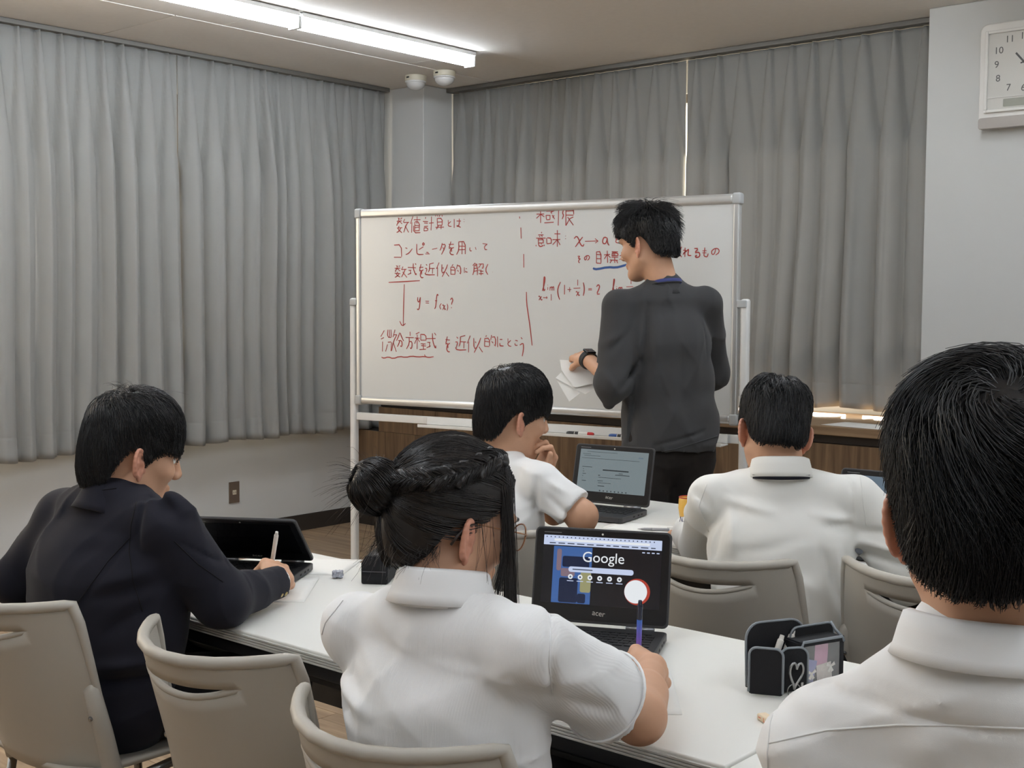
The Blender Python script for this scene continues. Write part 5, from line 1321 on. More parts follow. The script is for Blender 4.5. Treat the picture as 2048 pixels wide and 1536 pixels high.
# ---------- second row, chin on hand
def build_chin():
    pel, nk = V3(-2.37, 2.62, .53), V3(-2.36, 2.712, .962); shL, shR = V3(-2.53, 2.715, .885), V3(-2.195, 2.695, .90)
    elR, wrR = V3(-2.085, 2.735, .815), V3(-2.20, 2.88, .68); elL, wrL = V3(-2.42, 3.03, .745), V3(-2.310, 2.835, .885)
    hips = [pel + V3(-.09, .02, 0), pel + V3(.09, .02, 0)]; kn = [V3(-2.48, 3.04, .50), V3(-2.26, 3.04, .50)]; an = [V3(-2.48, 3.02, .09), V3(-2.26, 3.02, .09)]
    ho = V3(-2.335, 2.735, 1.078); R = rot_head(rad(-25), rad(10), rad(4))
    parts = [(to_world(v, R, ho), f, m) for v, f, m in head_mesh((nk + V3(0, 0, -.02) - ho) @ R, .052)]
    s = SDF(.010); inner_body(s, pel, nk - V3(0, 0, .03), shL, shR, hips, kn, an); v, f = s.bake(); parts.append((v, f, 0))
    s = SDF(.0032); s.chain([elL, wrL], [.036, .025], k=.01)
    hand(s, wrL, (.35, -.02, .93), (.30, .88, -.10), left=True, curl=((38, 62, 30), (45, 70, 32), (52, 75, 32), (58, 78, 32)), thumb=((.45, .80, -.35), (.2, .9, -.3), (.1, .95, -.2)), sc=.98)
    v, f = s.bake(); parts.append((v, f, 0))
    s = SDF(.0036); s.chain([shR, elR, wrR], [.042, .042, .027], k=.02)
    hand(s, wrR, (-.2, .85, -.2), (.3, .1, .9), curl=((30, 40, 20),) * 4)
    v, f = s.bake(); parts.append((v, f, 0))
    o = person('student in white shirt resting chin on hand before an open laptop', parts)
    s = SDF(.006)
    torso(s, pel, nk + V3(0, 0, -.03), shL, shR, hw=.165, hd=.122, cw=.168, cd=.118, yoke=.050)
    s.cone(nk, nk + V3(0, 0, -.05), .058, .07, k=.03); hem = shR * .42 + elR * .58; ax = unit(elR - shR)
    s.cone(shR, hem + ax * .03, .054, .060, k=.025); s.half(hem + ax * .03, ax, hem - .09, hem + .12)
    s.cone(shL, shL * .4 + elL * .6, .054, .060, k=.025)
    for a, b, amp, w in FOLDS_CHIN: s.fold(a, b, amp, w)
    v, f = s.bake(rough_cloth(51, .003, 11)); sh = child('shirt', o, v, f, M_SHIRT)
    collar('collar', sh, nk + V3(0, -.002, -.014), (ho - nk) * .3 + V3(0, 0, .2), R @ V3(0, 1, 0), SHIRT_COLLAR, M_SHIRT, rx=.057, ry=.060, open_deg=24, dip=.03)
    legs(o, hips, kn, an, [V3(-2.48, 3.15, 0), V3(-2.26, 3.15, 0)], M_BLACKCL, M_SHOE)
    hv, hf, _ = short_hair(61, 5200, (.0, -.42, .9), .088, base=.012, lift=.006, top=.016, bang=.042, over=.010, clump=.6, r0=.0009, cap=.014, nape_fade=.5, tab=[.050, .046, .032, .008, -.022, .020, .026, .004, -.040, -.066, -.072])
    child('hair', o, to_world(hv, R, ho), hf, M_HAIR)

# ---------- second row, seen from behind
def build_back():
    pel, nk = V3(-1.50, 2.80, .53), V3(-1.530, 2.835, .985); shL, shR = V3(-1.685, 2.755, .905), V3(-1.375, 2.945, .915)
    elL, wrL = V3(-1.815, 2.92, .742), V3(-1.970, 3.085, .738); elR, wrR = V3(-1.235, 3.03, .755), V3(-1.32, 3.27, .738)
    hips = [pel + V3(-.09, .0, 0), pel + V3(.09, .04, 0)]; kn = [V3(-1.66, 3.2, .50), V3(-1.42, 3.24, .50)]; an = [V3(-1.66, 3.2, .09), V3(-1.42, 3.24, .09)]
    ho = V3(-1.568, 2.866, 1.076); R = rot_head(rad(41), rad(20), rad(7))
    parts = [(to_world(v, R, ho), f, m) for v, f, m in head_mesh((nk + V3(0, 0, -.02) - ho) @ R, .054)]
    s = SDF(.010); inner_body(s, pel, nk - V3(0, 0, .03), shL, shR, hips, kn, an); v, f = s.bake(); parts.append((v, f, 0))
    for el, wr, lf in ((elL, wrL, True), (elR, wrR, False)):
        s = SDF(.0036); s.cone(el * .3 + wr * .7, wr, .028, .025, k=.01); hand(s, wr, (-.3, .9, 0) if lf else (-.4, .9, 0), (0, 0, 1), left=lf, curl=((22, 35, 18),) * 4); v, f = s.bake(); parts.append((v, f, 0))
    o = person('student in warm white shirt seen from behind in the second row', parts)
    s = SDF(.0055)
    torso(s, pel, nk + V3(0, 0, -.03), shL, shR, hw=.178, hd=.132, cw=.182, cd=.124, yoke=.054)
    s.cone(nk, nk + V3(0, 0, -.05), .060, .075, k=.03)
    s.cone(shL, elL, .060, .060, k=.025); s.cone(elL, wrL - unit(wrL - elL) * .02, .058, .042, k=.025); s.cone(shR, elR, .060, .072, k=.025); s.cone(shR + V3(.03, .02, -.09), elR + V3(-.03, -.03, -.055), .05, .055, k=.03); s.cone(elR, wrR - unit(wrR - elR) * .02, .058, .042, k=.03)
    for a, b, amp, w in FOLDS_BACK: s.fold(a, b, amp, w)
    v, f = s.bake(rough_cloth(71, .0040, 10)); sh = child('shirt', o, v, f, M_SHIRTW)
    seams(sh, SEAMS_BACK, M_SHIRTW, .0014)
    fw = V3(-.5, .85, 0)
    collar('collar', sh, nk + V3(.002, -.004, -.010), (ho - nk) * .35 + V3(0, 0, .2), fw, [(.006, -.014), (.002, 0), (0, .024), (.001, .040), (.004, .047), (.009, .045), (.013, .028), (.016, .010), (.019, -.002)], M_SHIRTW, rx=.062, ry=.066, open_deg=20, dip=.03)
    collar('inner_collar_band', sh, nk + V3(.002, -.004, -.008), (ho - nk) * .35 + V3(0, 0, .2), fw, [(.0205, -.012), (.0205, -.002)], M_NAVY, rx=.060, ry=.064, open_deg=120, thick=.001)
    me = text_mesh('N.W', .022, .0003); k = link('embroidered_initials', me, mat('navy_thread', (60, 70, 100), .7, bump=.1), sh)
    pc = V3(-1.815, 2.92, .742) * .55 + shL * .45; nrm = unit(V3(-.45, -.80, .25)); k.matrix_local = Matrix.Translation(pc + nrm * .066) @ Vector(nrm).to_track_quat('Z', 'Y').to_matrix().to_4x4() @ Matrix.Rotation(rad(8), 4, 'Z')
    legs(o, hips, kn, an, [V3(-1.70, 3.31, 0), V3(-1.46, 3.35, 0)], M_BLACKCL, M_SHOE)
    bnd = wrL - unit(wrL - elL) * .004
    MB().tube([bnd + .0275 * (math.cos(t) * unit(np.cross(unit(wrL - elL), V3(0, 0, 1))) + math.sin(t) * V3(0, 0, 1)) for t in np.linspace(0, 2 * PI, 25)], .005, 8, caps=False).build('wrist_band', M_INK, o, smooth=True)
    hv, hf, _ = short_hair(81, 5600, (.01, -.30, .95), .105, base=.013, lift=.006, top=.014, bang=.04, over=.006, clump=.7, r0=.0009, cap=.015, swirl=.25, nape_fade=.15, tab=[.050, .046, .032, .008, -.006, .024, .026, .004, -.030, -.050, -.054])
    child('hair', o, to_world(hv, R, ho), hf, M_HAIR)

# ---------- person standing at the whiteboard
def build_teacher():
    pel, nk = V3(-2.585, 3.925, .93), V3(-2.603, 3.905, 1.470); shL, shR = V3(-2.705, 3.758, 1.395), V3(-2.500, 4.036, 1.405)
    side = unit(shR - shL); fwd = V3(-side[1], side[0], 0)
    elL, wrL = V3(-2.685, 3.705, 1.120), V3(-2.888, 3.812, 1.192); elR, wrR = V3(-2.56, 4.17, 1.14), V3(-2.76, 4.12, 1.10)
    hips = [pel + side * -.09 + V3(0, 0, -.03), pel + side * .09 + V3(0, 0, -.03)]; kn = [hips[0] + V3(0, .01, -.43), hips[1] + V3(0, 0, -.43)]
    an = [kn[0] + V3(.01, 0, -.39), kn[1] + V3(.01, 0, -.39)]
    ho = V3(-2.663, 3.875, 1.622); R = rot_head(rad(92), rad(12), rad(0))
    parts = [(to_world(v, R, ho, 1.02), f, m) for v, f, m in head_mesh((nk + V3(0, 0, -.02) - ho) @ R, .054)]
    s = SDF(.010); inner_body(s, pel, nk - V3(0, 0, .03), shL, shR, hips, kn, an); v, f = s.bake(); parts.append((v, f, 0))
    s = SDF(.0036); s.chain([elL, wrL], [.036, .027], k=.01)
    hand(s, wrL, (-.80, .48, .12), (-.10, -.35, .92), left=True, curl=((42, 60, 30), (46, 64, 32), (50, 66, 32), (54, 70, 32)), thumb=((.55, .72, -.45), (.0, .85, -.5), (-.2, .85, -.4)))
    v, f = s.bake(); parts.append((v, f, 0))
    s = SDF(.005); s.chain([elR, wrR], [.036, .027], k=.01); hand(s, wrR, (-.9, -.1, 0), (0, 0, 1), curl=((25, 35, 20),) * 4); v, f = s.bake(); parts.append((v, f, 0))
    o = person('person in charcoal sweatshirt standing at the whiteboard holding folded white sheets', parts)
    s = SDF(.006)
    torso(s, pel + V3(0, 0, .0), nk + V3(0, 0, -.03), shL, shR, hw=.176, hd=.140, cw=.170, cd=.135, yoke=.056, ww=.176)
    s.cone(nk, nk + V3(0, 0, -.05), .060, .08, k=.04)
    s.cone(shL, elL, .062, .070, k=.025); axl = unit(wrL - elL); cuff = elL + axl * .030
    s.cone(elL, cuff + axl * .02, .066, .060, k=.02); s.cone(elL + V3(.0, -.01, -.02), elL + V3(-.02, .0, -.085), .055, .022, k=.04)
    s.half(cuff + axl * .005, axl, cuff - V3(.11, .11, .12), V3(cuff[0] + .06, cuff[1] + .10, elL[2] + .045)); s.cone(cuff - axl * .02, cuff + axl * .05, .044, .052, k=0, op='s')
    s.cone(shR, elR, .062, .068, k=.025); s.cone(elR, wrR * .5 + elR * .5, .07, .055, k=.03)
    s.econe(pel + V3(0, 0, .05), pel + V3(0, 0, -.16), side, .176, .140, .170, .136, k=.03)
    b0 = pel + V3(0, 0, -.065); s.half(b0, (side[0] * -.0, side[1] * 0, -1), b0 - .3, b0 + .3)
    for a, b, amp, w in FOLDS_TEACH: s.fold(a, b, amp, w)
    v, f = s.bake(rough_cloth(91, .0036, 9)); sw = child('sweatshirt', o, v, f, M_CHAR)
    seams(sw, SEAMS_TEACH, M_CHAR, .0022)
    collar('neck_rib', sw, nk + V3(.002, -.004, -.010), (ho - nk) * .3 + V3(0, 0, .2), fwd, [(.016, -.022), (.008, -.004), (.005, .012), (.006, .022), (.009, .022)], M_CHAR, rx=.060, ry=.064, open_deg=0.5, dip=.03, thick=.003)
    collar('lanyard', o, nk + V3(0, 0, .014), (ho - nk) * .25 + V3(0, 0, .2), fwd, [(.008, -.008), (.006, .012)], mat('blue_lanyard', (46, 54, 110), .7, bump=.1), rx=.058, ry=.062, open_deg=40, dip=.06, thick=.0015)
    legs(o, hips, kn, an, [an[0] + fwd * .15, an[1] + fwd * .15], M_BROWNBLK, M_SHOE, r=(.088, .074, .062), waist=(pel + V3(0, 0, .02), pel + V3(0, 0, -.07), side, (.14, .10, .15, .11)))
    wt = empty('wrist_watch'); wt.parent = o; wt['label'] = 'black smartwatch on the left wrist'
    c = wrL - axl * .012; e1 = unit(np.cross(axl, V3(0, 0, 1))); e2 = np.cross(e1, axl)
    for q in (-.009, 0, .009): MB().tube([c + axl * q + .0305 * (math.cos(t) * e1 + math.sin(t) * e2) for t in np.linspace(0, 2 * PI, 29)], .0055, 8, caps=False).build('strap', M_INK, wt, smooth=True)
    MB().box((-.019, -.021, -.004), (.019, .021, .006), Matrix.Translation(c + e2 * .034) @ Matrix(np.stack([e1, axl, np.cross(e1, axl)], 1).tolist()).to_4x4()).build('watch_case', mat('watch_glass_black', (16, 16, 18), .08, bump=.01), wt, bevel=.003)
    hv, hf, _ = short_hair(99, 5200, (.0, -.35, .93), .052, base=.012, lift=.014, top=.018, bang=.012, over=.003, clump=.8, spiky=.036, r0=.0010, cap=.014, nape_fade=.6, messy=.30, tab=[.060, .056, .042, .014, -.012, .024, .030, .006, -.036, -.058, -.064])
    child('hair', o, to_world(hv, R, ho, 1.02), hf, M_HAIR)

for fn in (build_girl, build_boy, build_man, build_chin, build_back, build_teacher): fn()

# ------------------------------------------------------------------ laptops
M_LAPSHELL = mat('laptop_dark_grey_shell', (58, 58, 60), 0.45, 0.1, var=0.04, bump=0.08, bscale=900)
M_LAPBLACK = mat('laptop_black_deck', (30, 30, 32), 0.5, bump=0.08, bscale=900)
M_BEZEL = mat('laptop_bezel', (20, 20, 22), 0.28, bump=0.02)
M_KEY = mat('laptop_key', (26, 26, 28), 0.45, bump=0.04)
M_HINGE = mat('laptop_hinge', (140, 142, 146), 0.3, 0.8, bump=0.02)
M_LOGO = mat('laptop_logo_silver', (214, 211, 202), 0.4, 0.0, bump=0.01)
M_PRINT = mat('laptop_white_print', (170, 170, 170), 0.5, bump=0.01)
def glow(name, col, k=0.40): return mat(name, (8, 8, 9), 0.25, emit=col, estr=k, bump=0.005)
M_SCR_DARK = glow('screen_dark_page', (20, 19, 23), .45)
M_SCR_BAR = glow('screen_light_bar', (196, 208, 236))
M_SCR_WHITE = glow('screen_white', (232, 236, 240))
M_SCR_INK = glow('screen_ink', (70, 78, 96))
M_SCR_BLUE = glow('screen_blue', (62, 98, 158))
M_SCR_NAVY = glow('screen_navy', (22, 32, 60))
M_SCR_MAUVE = glow('screen_mauve', (128, 108, 120))
M_SCR_SAND = glow('screen_sand', (150, 148, 108))
M_SCR_RED = glow('screen_red', (172, 62, 48))
M_SCR_DOC = glow('screen_document', (116, 128, 132))
M_SCR_DOCINK = glow('screen_document_ink', (44, 50, 54))
M_SCR_SLATE = glow('screen_slate', (96, 112, 126))
M_SCR_OFF = mat('screen_switched_off', (10, 10, 13), 0.06, spec=0.6, bump=0.004)
LW, LD = .296, .205
key_me = MB().prism(rrect(.0152, .0148, .002, 2), 0, .0016).mesh('key'); key_me.materials.append(M_KEY)
keyw = {}
def key_mesh(w, h):
    if (w, h) not in keyw:
        keyw[(w, h)] = MB().prism(rrect(w, h, .0018, 2), 0, .0016).mesh('key'); keyw[(w, h)].materials.append(M_KEY)
    return keyw[(w, h)]
def laptop(u, v, rz, angle, label, mode):
    """u, v: right end of the hinge line on the desk"""
    R = Matrix.Rotation(rz, 4, 'Z'); c = Vector((u, v, 0)) - (R @ Vector((LW / 2, 0, 0)))
    o = empty('laptop', (c.x, c.y, TH_ + .0005), rz); tag(o, label, 'laptop', 'small dark grey school laptops')
    base = MB().prism(rrect(LW, LD, .012, 4, 0, -LD / 2), .003, .0205).build('base', M_LAPSHELL, o, bevel=0.0025)
    for x in (-LW / 2 + .03, LW / 2 - .03):
        for y in (-.025, -LD + .02): MB().lathe([(.006, 0), (.007, .004)], 10, (x, y, 0)).build('rubber_foot', M_DARK, base)
    MB().prism(rrect(LW - .006, LD - .008, .010, 4, 0, -LD / 2), .0203, .0209).build('deck', M_LAPBLACK, base)
    MB().prism(rrect(.105, .062, .004, 3, 0, -LD + .040), .0207, .0213).build('touchpad', M_LAPSHELL, base, bevel=.0003)
    y = -.032
    rows = [(13, .0188, .010), (14, .0186, .0148), (14, .0186, .0148), (13, .0200, .0148), (12, .0217, .0148)]
    for n, p, h in rows:
        for i in range(n):
            k = link('key', key_mesh(round(p - .0034, 4), h), None, base); k.location = (-p * (n - 1) / 2 + p * i, y - h / 2, .0209)
        y -= h + .0034
    xs = [(-.118, .017), (-.099, .017), (-.080, .017), (-.0, .098), (.066, .020), (.088, .017), (.107, .017), (.124, .012)]
    for x, w_ in xs:
        k = link('key', key_mesh(w_, .0148), None, base); k.location = (x, y - .0074, .0209)
    for x in (-.09, .09): MB().tube([(x - .03, 0.001, .0215), (x + .03, .001, .0215)], .0055, 10).build('hinge', M_HINGE, o, smooth=True)
    for yy in (-.05, -.075, -.11): MB().box((LW / 2 - .0004, yy - .006, .009), (LW / 2 + .0003, yy + .006, .014)).build('port', M_DARK, base)
    # lid: local plane x, y(up along lid), z towards the user
    lid = MB().prism(rrect(LW, .200, .012, 4, 0, .104), -.008, .0).build('lid', M_LAPSHELL, o, bevel=0.002)
    a = rad(angle)
    ey = Vector((0, -math.cos(a), math.sin(a))); ez = Vector((0, -math.sin(a), -math.cos(a)))
    lid.matrix_local = Matrix(((1, 0, 0, 0), (0, ey.y, ez.y, .002), (0, ey.z, ez.z, .0215), (0, 0, 0, 1)))
    MB().prism(rrect(LW - .008, .190, .009, 4, 0, .105), -.0005, .0008).build('bezel', M_BEZEL, lid, bevel=.0004)
    SW, SH, sy = .256, .144, .114
    scr = {'home': M_SCR_DARK, 'doc': M_SCR_DOC, 'slate': M_SCR_SLATE, 'off': M_SCR_OFF}[mode]
    MB().prism(rrect(SW, SH, .001, 1, 0, sy), .0006, .0011).build('screen', scr, lid)
    me = text_mesh('acer', .016, .0002); k = link('logo', me, M_LOGO, lid); k.matrix_local = Matrix.Translation((0, .026, .0012)) @ Matrix(((1, .2, 0, 0), (0, 1, 0, 0), (0, 0, 1, 0), (0, 0, 0, 1)))
    MB().lathe([(.0022, 0), (.0022, .0006)], 10, (0, .1925, .0008)).build('webcam', M_LOGO, lid)
    def rect(nm, x0, y0, x1, y1, m, z=.0012, r=.0006):
        """fractions of the screen, y down"""
        w, h = (x1 - x0) * SW, (y1 - y0) * SH
        return MB().prism(rrect(w, h, min(r, w / 2.1, h / 2.1), 3, -SW / 2 + (x0 + x1) / 2 * SW, sy + SH / 2 - (y0 + y1) / 2 * SH), z, z + .00015).build(nm, m, lid)
    MB().box((-.128, .1915, .0008), (-.09, .1925, .0009)).build('brand_print', M_PRINT, lid)
    rg = random.Random(5)
    if mode == 'home':
        rect('browser_bar', 0, 0, 1, .145, M_SCR_BAR)
        rect('address_field', .09, .05, .90, .085, M_SCR_WHITE, .0014, .002)
        for i in range(27): rect('tab_mark', .02 + i * .035, .018, .020 + i * .035 + .010, .035, M_SCR_INK, .0014)
        x = .05
        while x < .93: w = rg.uniform(.035, .065); rect('bookmark', x, .108, x + w, .124, M_SCR_INK, .0014); x += w + .022
        rect('picture_block', .09, .16, .42, .99, M_SCR_BLUE)
        for (x0, y0, x1, y1, m) in ((.17, .30, .40, .46, M_SCR_NAVY), (.12, .20, .16, .52, M_SCR_MAUVE), (.16, .48, .28, .60, M_SCR_MAUVE), (.33, .52, .42, .82, M_SCR_SAND), (.15, .62, .31, .98, M_SCR_NAVY), (.31, .84, .38, .98, M_SCR_NAVY)):
            rect('picture_patch', x0, y0, x1, y1, m, .0014, .004)
        me = text_mesh('Google', .031, .0001); k = link('wordmark', me, M_SCR_WHITE, lid); k.location = (.004, sy + SH / 2 - .305 * SH, .0017)
        rect('search_field', .225, .45, .775, .53, M_SCR_BAR, .0016, .005)
        rect('search_hint', .26, .482, .43, .498, M_SCR_INK, .0018)
        for i in range(6):
            cx = .245 + i * .083; MB().lathe([(.0052, 0), (.0052, .0002)], 18, (-SW / 2 + cx * SW, sy + SH / 2 - .60 * SH, .0016)).build('shortcut', M_SCR_WHITE, lid)
            MB().lathe([(.0022, 0), (.0022, .0002)], 12, (-SW / 2 + cx * SW, sy + SH / 2 - .60 * SH, .0018)).build('shortcut_icon', M_SCR_INK if i % 2 else M_SCR_SLATE, lid)
            rect('shortcut_caption', cx - .028, .655, cx + .028, .667, M_SCR_BAR, .0016)
        dc = (-SW / 2 + .80 * SW, sy + SH / 2 - .76 * SH)
        MB().lathe([(.0275, 0), (.0275, .0002)], 40, (dc[0] + .003, dc[1], .0014)).build('ring', M_SCR_RED, lid)
        MB().lathe([(.0242, 0), (.0242, .0002)], 40, (dc[0], dc[1], .0017)).build('disc', M_SCR_WHITE, lid)
        for x in (.85, .89, .93, .97): rect('corner_link', x - .012, .18, x + .012, .196, M_SCR_BAR, .0014)
    elif mode == 'doc':
        for (x0, x1, y) in ((.04, .16, .11), (.06, .30, .15), (.03, .88, .21), (.10, .55, .055)): rect('menu_line', x0, y, x1, y + .008, M_SCR_DOCINK, .0013)
        for (x0, x1, y, h) in ((.36, .74, .46, .030), (.60, .66, .53, .014), (.55, .76, .565, .016), (.30, .33, .60, .018), (.31, .64, .65, .010), (.30, .38, .73, .012), (.31, .50, .78, .010), (.31, .41, .85, .016)): rect('text_line', x0, y, x1, y + h, M_SCR_DOCINK, .0013)
        for i, w_ in enumerate((.15, .03, .04, .07, .03, .02, .08)): rect('outline_entry', .05 + .015 * (i > 0), .42 + i * .055, .05 + w_, .432 + i * .055, M_SCR_DOCINK, .0013)
        for i in range(8): rect('taskbar_icon', .34 + i * .055, .955, .36 + i * .055, .985, M_SCR_DOCINK, .0013, .002)
        rect('share_button', .86, .12, .93, .15, M_SCR_SLATE, .0013, .003)
    return o
laptop(-1.418, 2.157, rad(25), 103, 'open laptop with dark browser start page in front of the hair-bun student', 'home')
laptop(-2.335, 3.425, rad(10), 104, 'open laptop showing a grey document before the student resting chin on hand', 'doc')
laptop(-1.36, 3.41, rad(3), 104, 'open laptop partly hidden behind the second-row student seen from behind', 'slate')
laptop(-2.500, 2.125, rad(32), 41, 'half-closed laptop with switched-off screen before the navy blazer student', 'off')

# ------------------------------------------------------------------ things on the desks
M_PAPER = mat('white_paper', (234, 233, 228), 0.8, var=0.01, bump=0.06, bscale=60)
def sheet(u, v, w, h, rz, label, z=TH_ + .0003, th=.0006, bend=.0):
    nx, ny = 9, 9; P = np.zeros((ny, nx, 3))
    for j in range(ny):
        for i in range(nx):
            a, b = i / 8 - .5, j / 8 - .5; P[j, i] = (a * w, b * h, bend * (abs(2 * a) ** 4) * (b + .5))
    o = link('paper_sheet', grid_mesh('paper_sheet', P), M_PAPER); solidify(o, th, 1.0); o.location = (u, v, z); o.rotation_euler.z = rz
    tag(o, label, 'paper', 'white sheets on the desks'); return o
# orientation: local y runs along the sheet's long edge
sheet(-2.40, 1.915, .182, .250, math.atan2(.66, .75), 'white sheet under the writing hand of the navy blazer student', bend=.003)
sheet(-2.53, 2.17, .182, .200, rad(32), 'white sheet lying under the half-closed laptop', th=.0004)
sheet(-1.290, 1.826, .182, .250, math.atan2(.62, .785), 'white sheet under the writing hand of the hair-bun student', bend=.003)
sheet(-2.225, 3.225, .21, .14, rad(12), 'white sheet in front of the document laptop in the second row')
sheet(-2.00, 3.20, .182, .25, rad(-20), 'white notebook page beside the hand of the second-row student')
sheet(-2.55, 5.49, .297, .21, rad(-6), 'white sheet lying on the walnut counter by the curtain', z=CT + .0003)

M_PENCLEAR = mat('pen_white_plastic', (226, 224, 218), 0.3, bump=0.02)
M_PENGREY = mat('pen_grey_grip', (150, 150, 152), 0.4, bump=0.03)
M_PENTIP = mat('pen_steel_tip', (170, 170, 172), 0.25, 0.9, bump=0.01)
M_PURPLE = bpy.data.materials.new('pen_blue_purple'); _t = NT(M_PURPLE)
_tc = _t.add('ShaderNodeTexCoord'); _sx = _t.add('ShaderNodeSeparateXYZ'); _t.link(_tc, 'Object', _sx, 0); _cr = _t.add('ShaderNodeValToRGB'); _mr = _t.add('ShaderNodeMapRange')
_mr.inputs['From Min'].default_value = .03; _mr.inputs['From Max'].default_value = .11; _t.link(_sx, 'Z', _mr, 0); _t.link(_mr, 0, _cr, 0)
_cr.color_ramp.elements[0].color = lin(120, 40, 110); _cr.color_ramp.elements[1].color = lin(58, 110, 200); _e = _cr.color_ramp.elements.new(.5); _e.color = lin(112, 84, 190)
_t.link(_cr, 0, _t.b, 'Base Color'); _t.b.inputs['Roughness'].default_value = .25
def pen(tip, top, label, body, capm, clip=True, r=.0052):
    tip, top = Vector(tip), Vector(top); L = (top - tip).length
    o = empty('pen'); o.matrix_world = Matrix.Translation(tip) @ (top - tip).to_track_quat('Z', 'Y').to_matrix().to_4x4(); tag(o, label, 'pen')
    MB().lathe([(.0006, 0), (.0012, .004), (.003, .014)], 12).build('tip', M_PENTIP, o, smooth=True)
    MB().lathe([(.003, .013), (r, .022), (r, .045)], 16).build('grip', M_PENGREY if body is M_PENCLEAR else body, o, smooth=True)
    MB().lathe([(r, .045), (r, L - .038)], 16).build('barrel', body, o)
    MB().lathe([(r * 1.04, L - .038), (r * 1.04, L - .010), (r * .8, L - .008), (r * .7, L)], 16).build('cap', capm, o)
    if clip: MB().box((-.0018, r * 1.0, L - .045), (.0018, r * 1.0 + .0025, L - .010)).build('clip', capm, o, bevel=.0006)
    return o
pen((-1.345, 1.945, .702), (-1.323, 1.918, .845), 'blue-to-purple pen with dark cap in the hand of the hair-bun student', M_PURPLE, mat('pen_navy_cap', (24, 34, 56), .2, bump=.01))
pen((-2.452, 1.938, .702), (-2.383, 1.909, .846), 'white pen in the hand of the navy blazer student', M_PENCLEAR, M_PENCLEAR)
p_ = pen((-2.20, 3.17, .706), (-2.09, 3.25, .706), 'grey mechanical pencil lying on the second-row desk', M_PENGREY, M_PENCLEAR, r=.0045)

# crumpled wrapper
M_FOIL = mat('silver_blue_wrapper', (176, 180, 192), 0.28, 0.6, var=0.5, vscale=90, bump=0.6, bscale=120, bdist=.002)
rgw = np.random.RandomState(4); s_ = SDF(.0016); s_.rbox((0, 0, .0085), (.011, .008, .006), .002, k=.002)
v_, f_ = s_.bake(lambda p: .0018 * np.sin(p @ V3(420, 160, 300)) * np.sin(p @ V3(-150, 520, 260)) + .001 * np.sin(p @ V3(800, 700, -500)))
v_[:, 2] -= v_[:, 2].min()
o = link('candy_wrapper', fast_mesh('candy_wrapper', v_, f_, smooth=False), M_FOIL); o.location = (-2.385, 2.105, TH_ + .0003); o.rotation_euler.z = rad(50); tag(o, 'small crumpled silver and blue wrapper on the desk', 'wrapper')

# black zipped pencil case
M_NYLON = cloth('black_nylon', (28, 28, 31), 0.75, weave=600, bump=0.35, var=0.1, sheen=0.05)
M_ZIP = mat('zip_tape_grey', (70, 70, 74), 0.6, bump=0.4, bscale=900)
bc = empty('pencil_case', (-2.262, 2.117, TH_), rad(33)); tag(bc, 'plain black zipped pencil case standing on the desk', 'pencil case')
MB().prism([(-.034, .002), (-.030, 0), (.030, 0), (.034, .004), (.034, .052), (.022, .072), (-.022, .072), (-.034, .052)], -.19, 0, Matrix.Rotation(PI / 2, 4, 'X')).build('body', M_NYLON, bc, bevel=.004)
MB().box((-.005, .006, .0715), (.005, .184, .0735)).build('zip', M_ZIP, bc, bevel=.0008)
MB().tube([(-.030, -.0008, .032), (.030, -.0008, .032)], .0012, 6).build('seam', M_ZIP, bc)

# open pencil case with window and heart clip
M_ZIPW = mat('zip_tape_light', (128, 134, 140), 0.5, bump=0.5, bscale=700, bdist=.001)
M_WINDOW = mat('clear_vinyl', (1.0, 1.0, 1.0), 0.06, alpha=0.12, bump=0.05, bscale=40)
M_CARDP = mat('pink_card', (214, 150, 182), 0.5, var=0.15, vscale=90, bump=0.02)
M_CARDB = mat('lilac_card', (142, 144, 196), 0.5, var=0.15, vscale=90, bump=0.02)
M_CARDC = mat('cream_lace_card', (206, 196, 188), 0.6, var=0.2, vscale=150, bump=0.1)
M_RIB = mat('white_ribbon', (226, 222, 214), 0.6, bump=0.05)
pc = empty('open_pencil_case', (-1.052, 2.034, TH_ + .0035), math.atan2(.94, .35)); tag(pc, 'open black multi-pocket pencil case with clear window and heart clip', 'pencil case')
def upright(nm, w, h, t, x, y, m, r=.018, lean=0.0, tw=0.0, rim=True, par=None):
    """a padded panel standing on the desk: x is its left end, -y faces the viewer"""
    Mx = Matrix.Translation((x, y, 0)) @ Matrix.Rotation(tw, 4, 'Z') @ Matrix.Rotation(lean, 4, 'X') @ Matrix.Rotation(PI / 2, 4, 'X')
    pts = [(0, .002), (.004, 0), (w - .004, 0), (w, .002)] + [(w - r + r * math.cos(q), h - r + r * math.sin(q)) for q in np.linspace(0, PI / 2, 7)] + [(r - r * math.sin(q), h - r + r * math.cos(q)) for q in np.linspace(0, PI / 2, 7)]
    pnl = MB().prism(pts, 0, t, Mx).build(nm, m, pc, bevel=.0012)
    if rim:
        path = [Mx @ Vector((px_, py_, t * .9)) for px_, py_ in pts[3:]] + [Mx @ Vector((0, .004, t * .9))]
        MB().tube([Mx @ Vector((w, .004, t * .9))] + path[1:], .0023, 6).build('zip', M_ZIPW, pnl, smooth=True)
    return pnl
upright('outer_flap', .060, .085, .004, -.092, .030, M_NYLON, .014, rad(0), rad(-46))
upright('back_pocket', .125, .118, .006, -.078, .058, M_NYLON, .030, rad(-3), rad(-8))
upright('pocket_wall', .055, .080, .006, -.040, .012, M_NYLON, .018, rad(0), rad(-16))
MB().box((-.070, .010, 0), (.045, .052, .006)).build('pocket_floor', M_NYLON, pc, bevel=.002)
upright('box_back', .105, .104, .010, .010, .046, M_NYLON, .016)
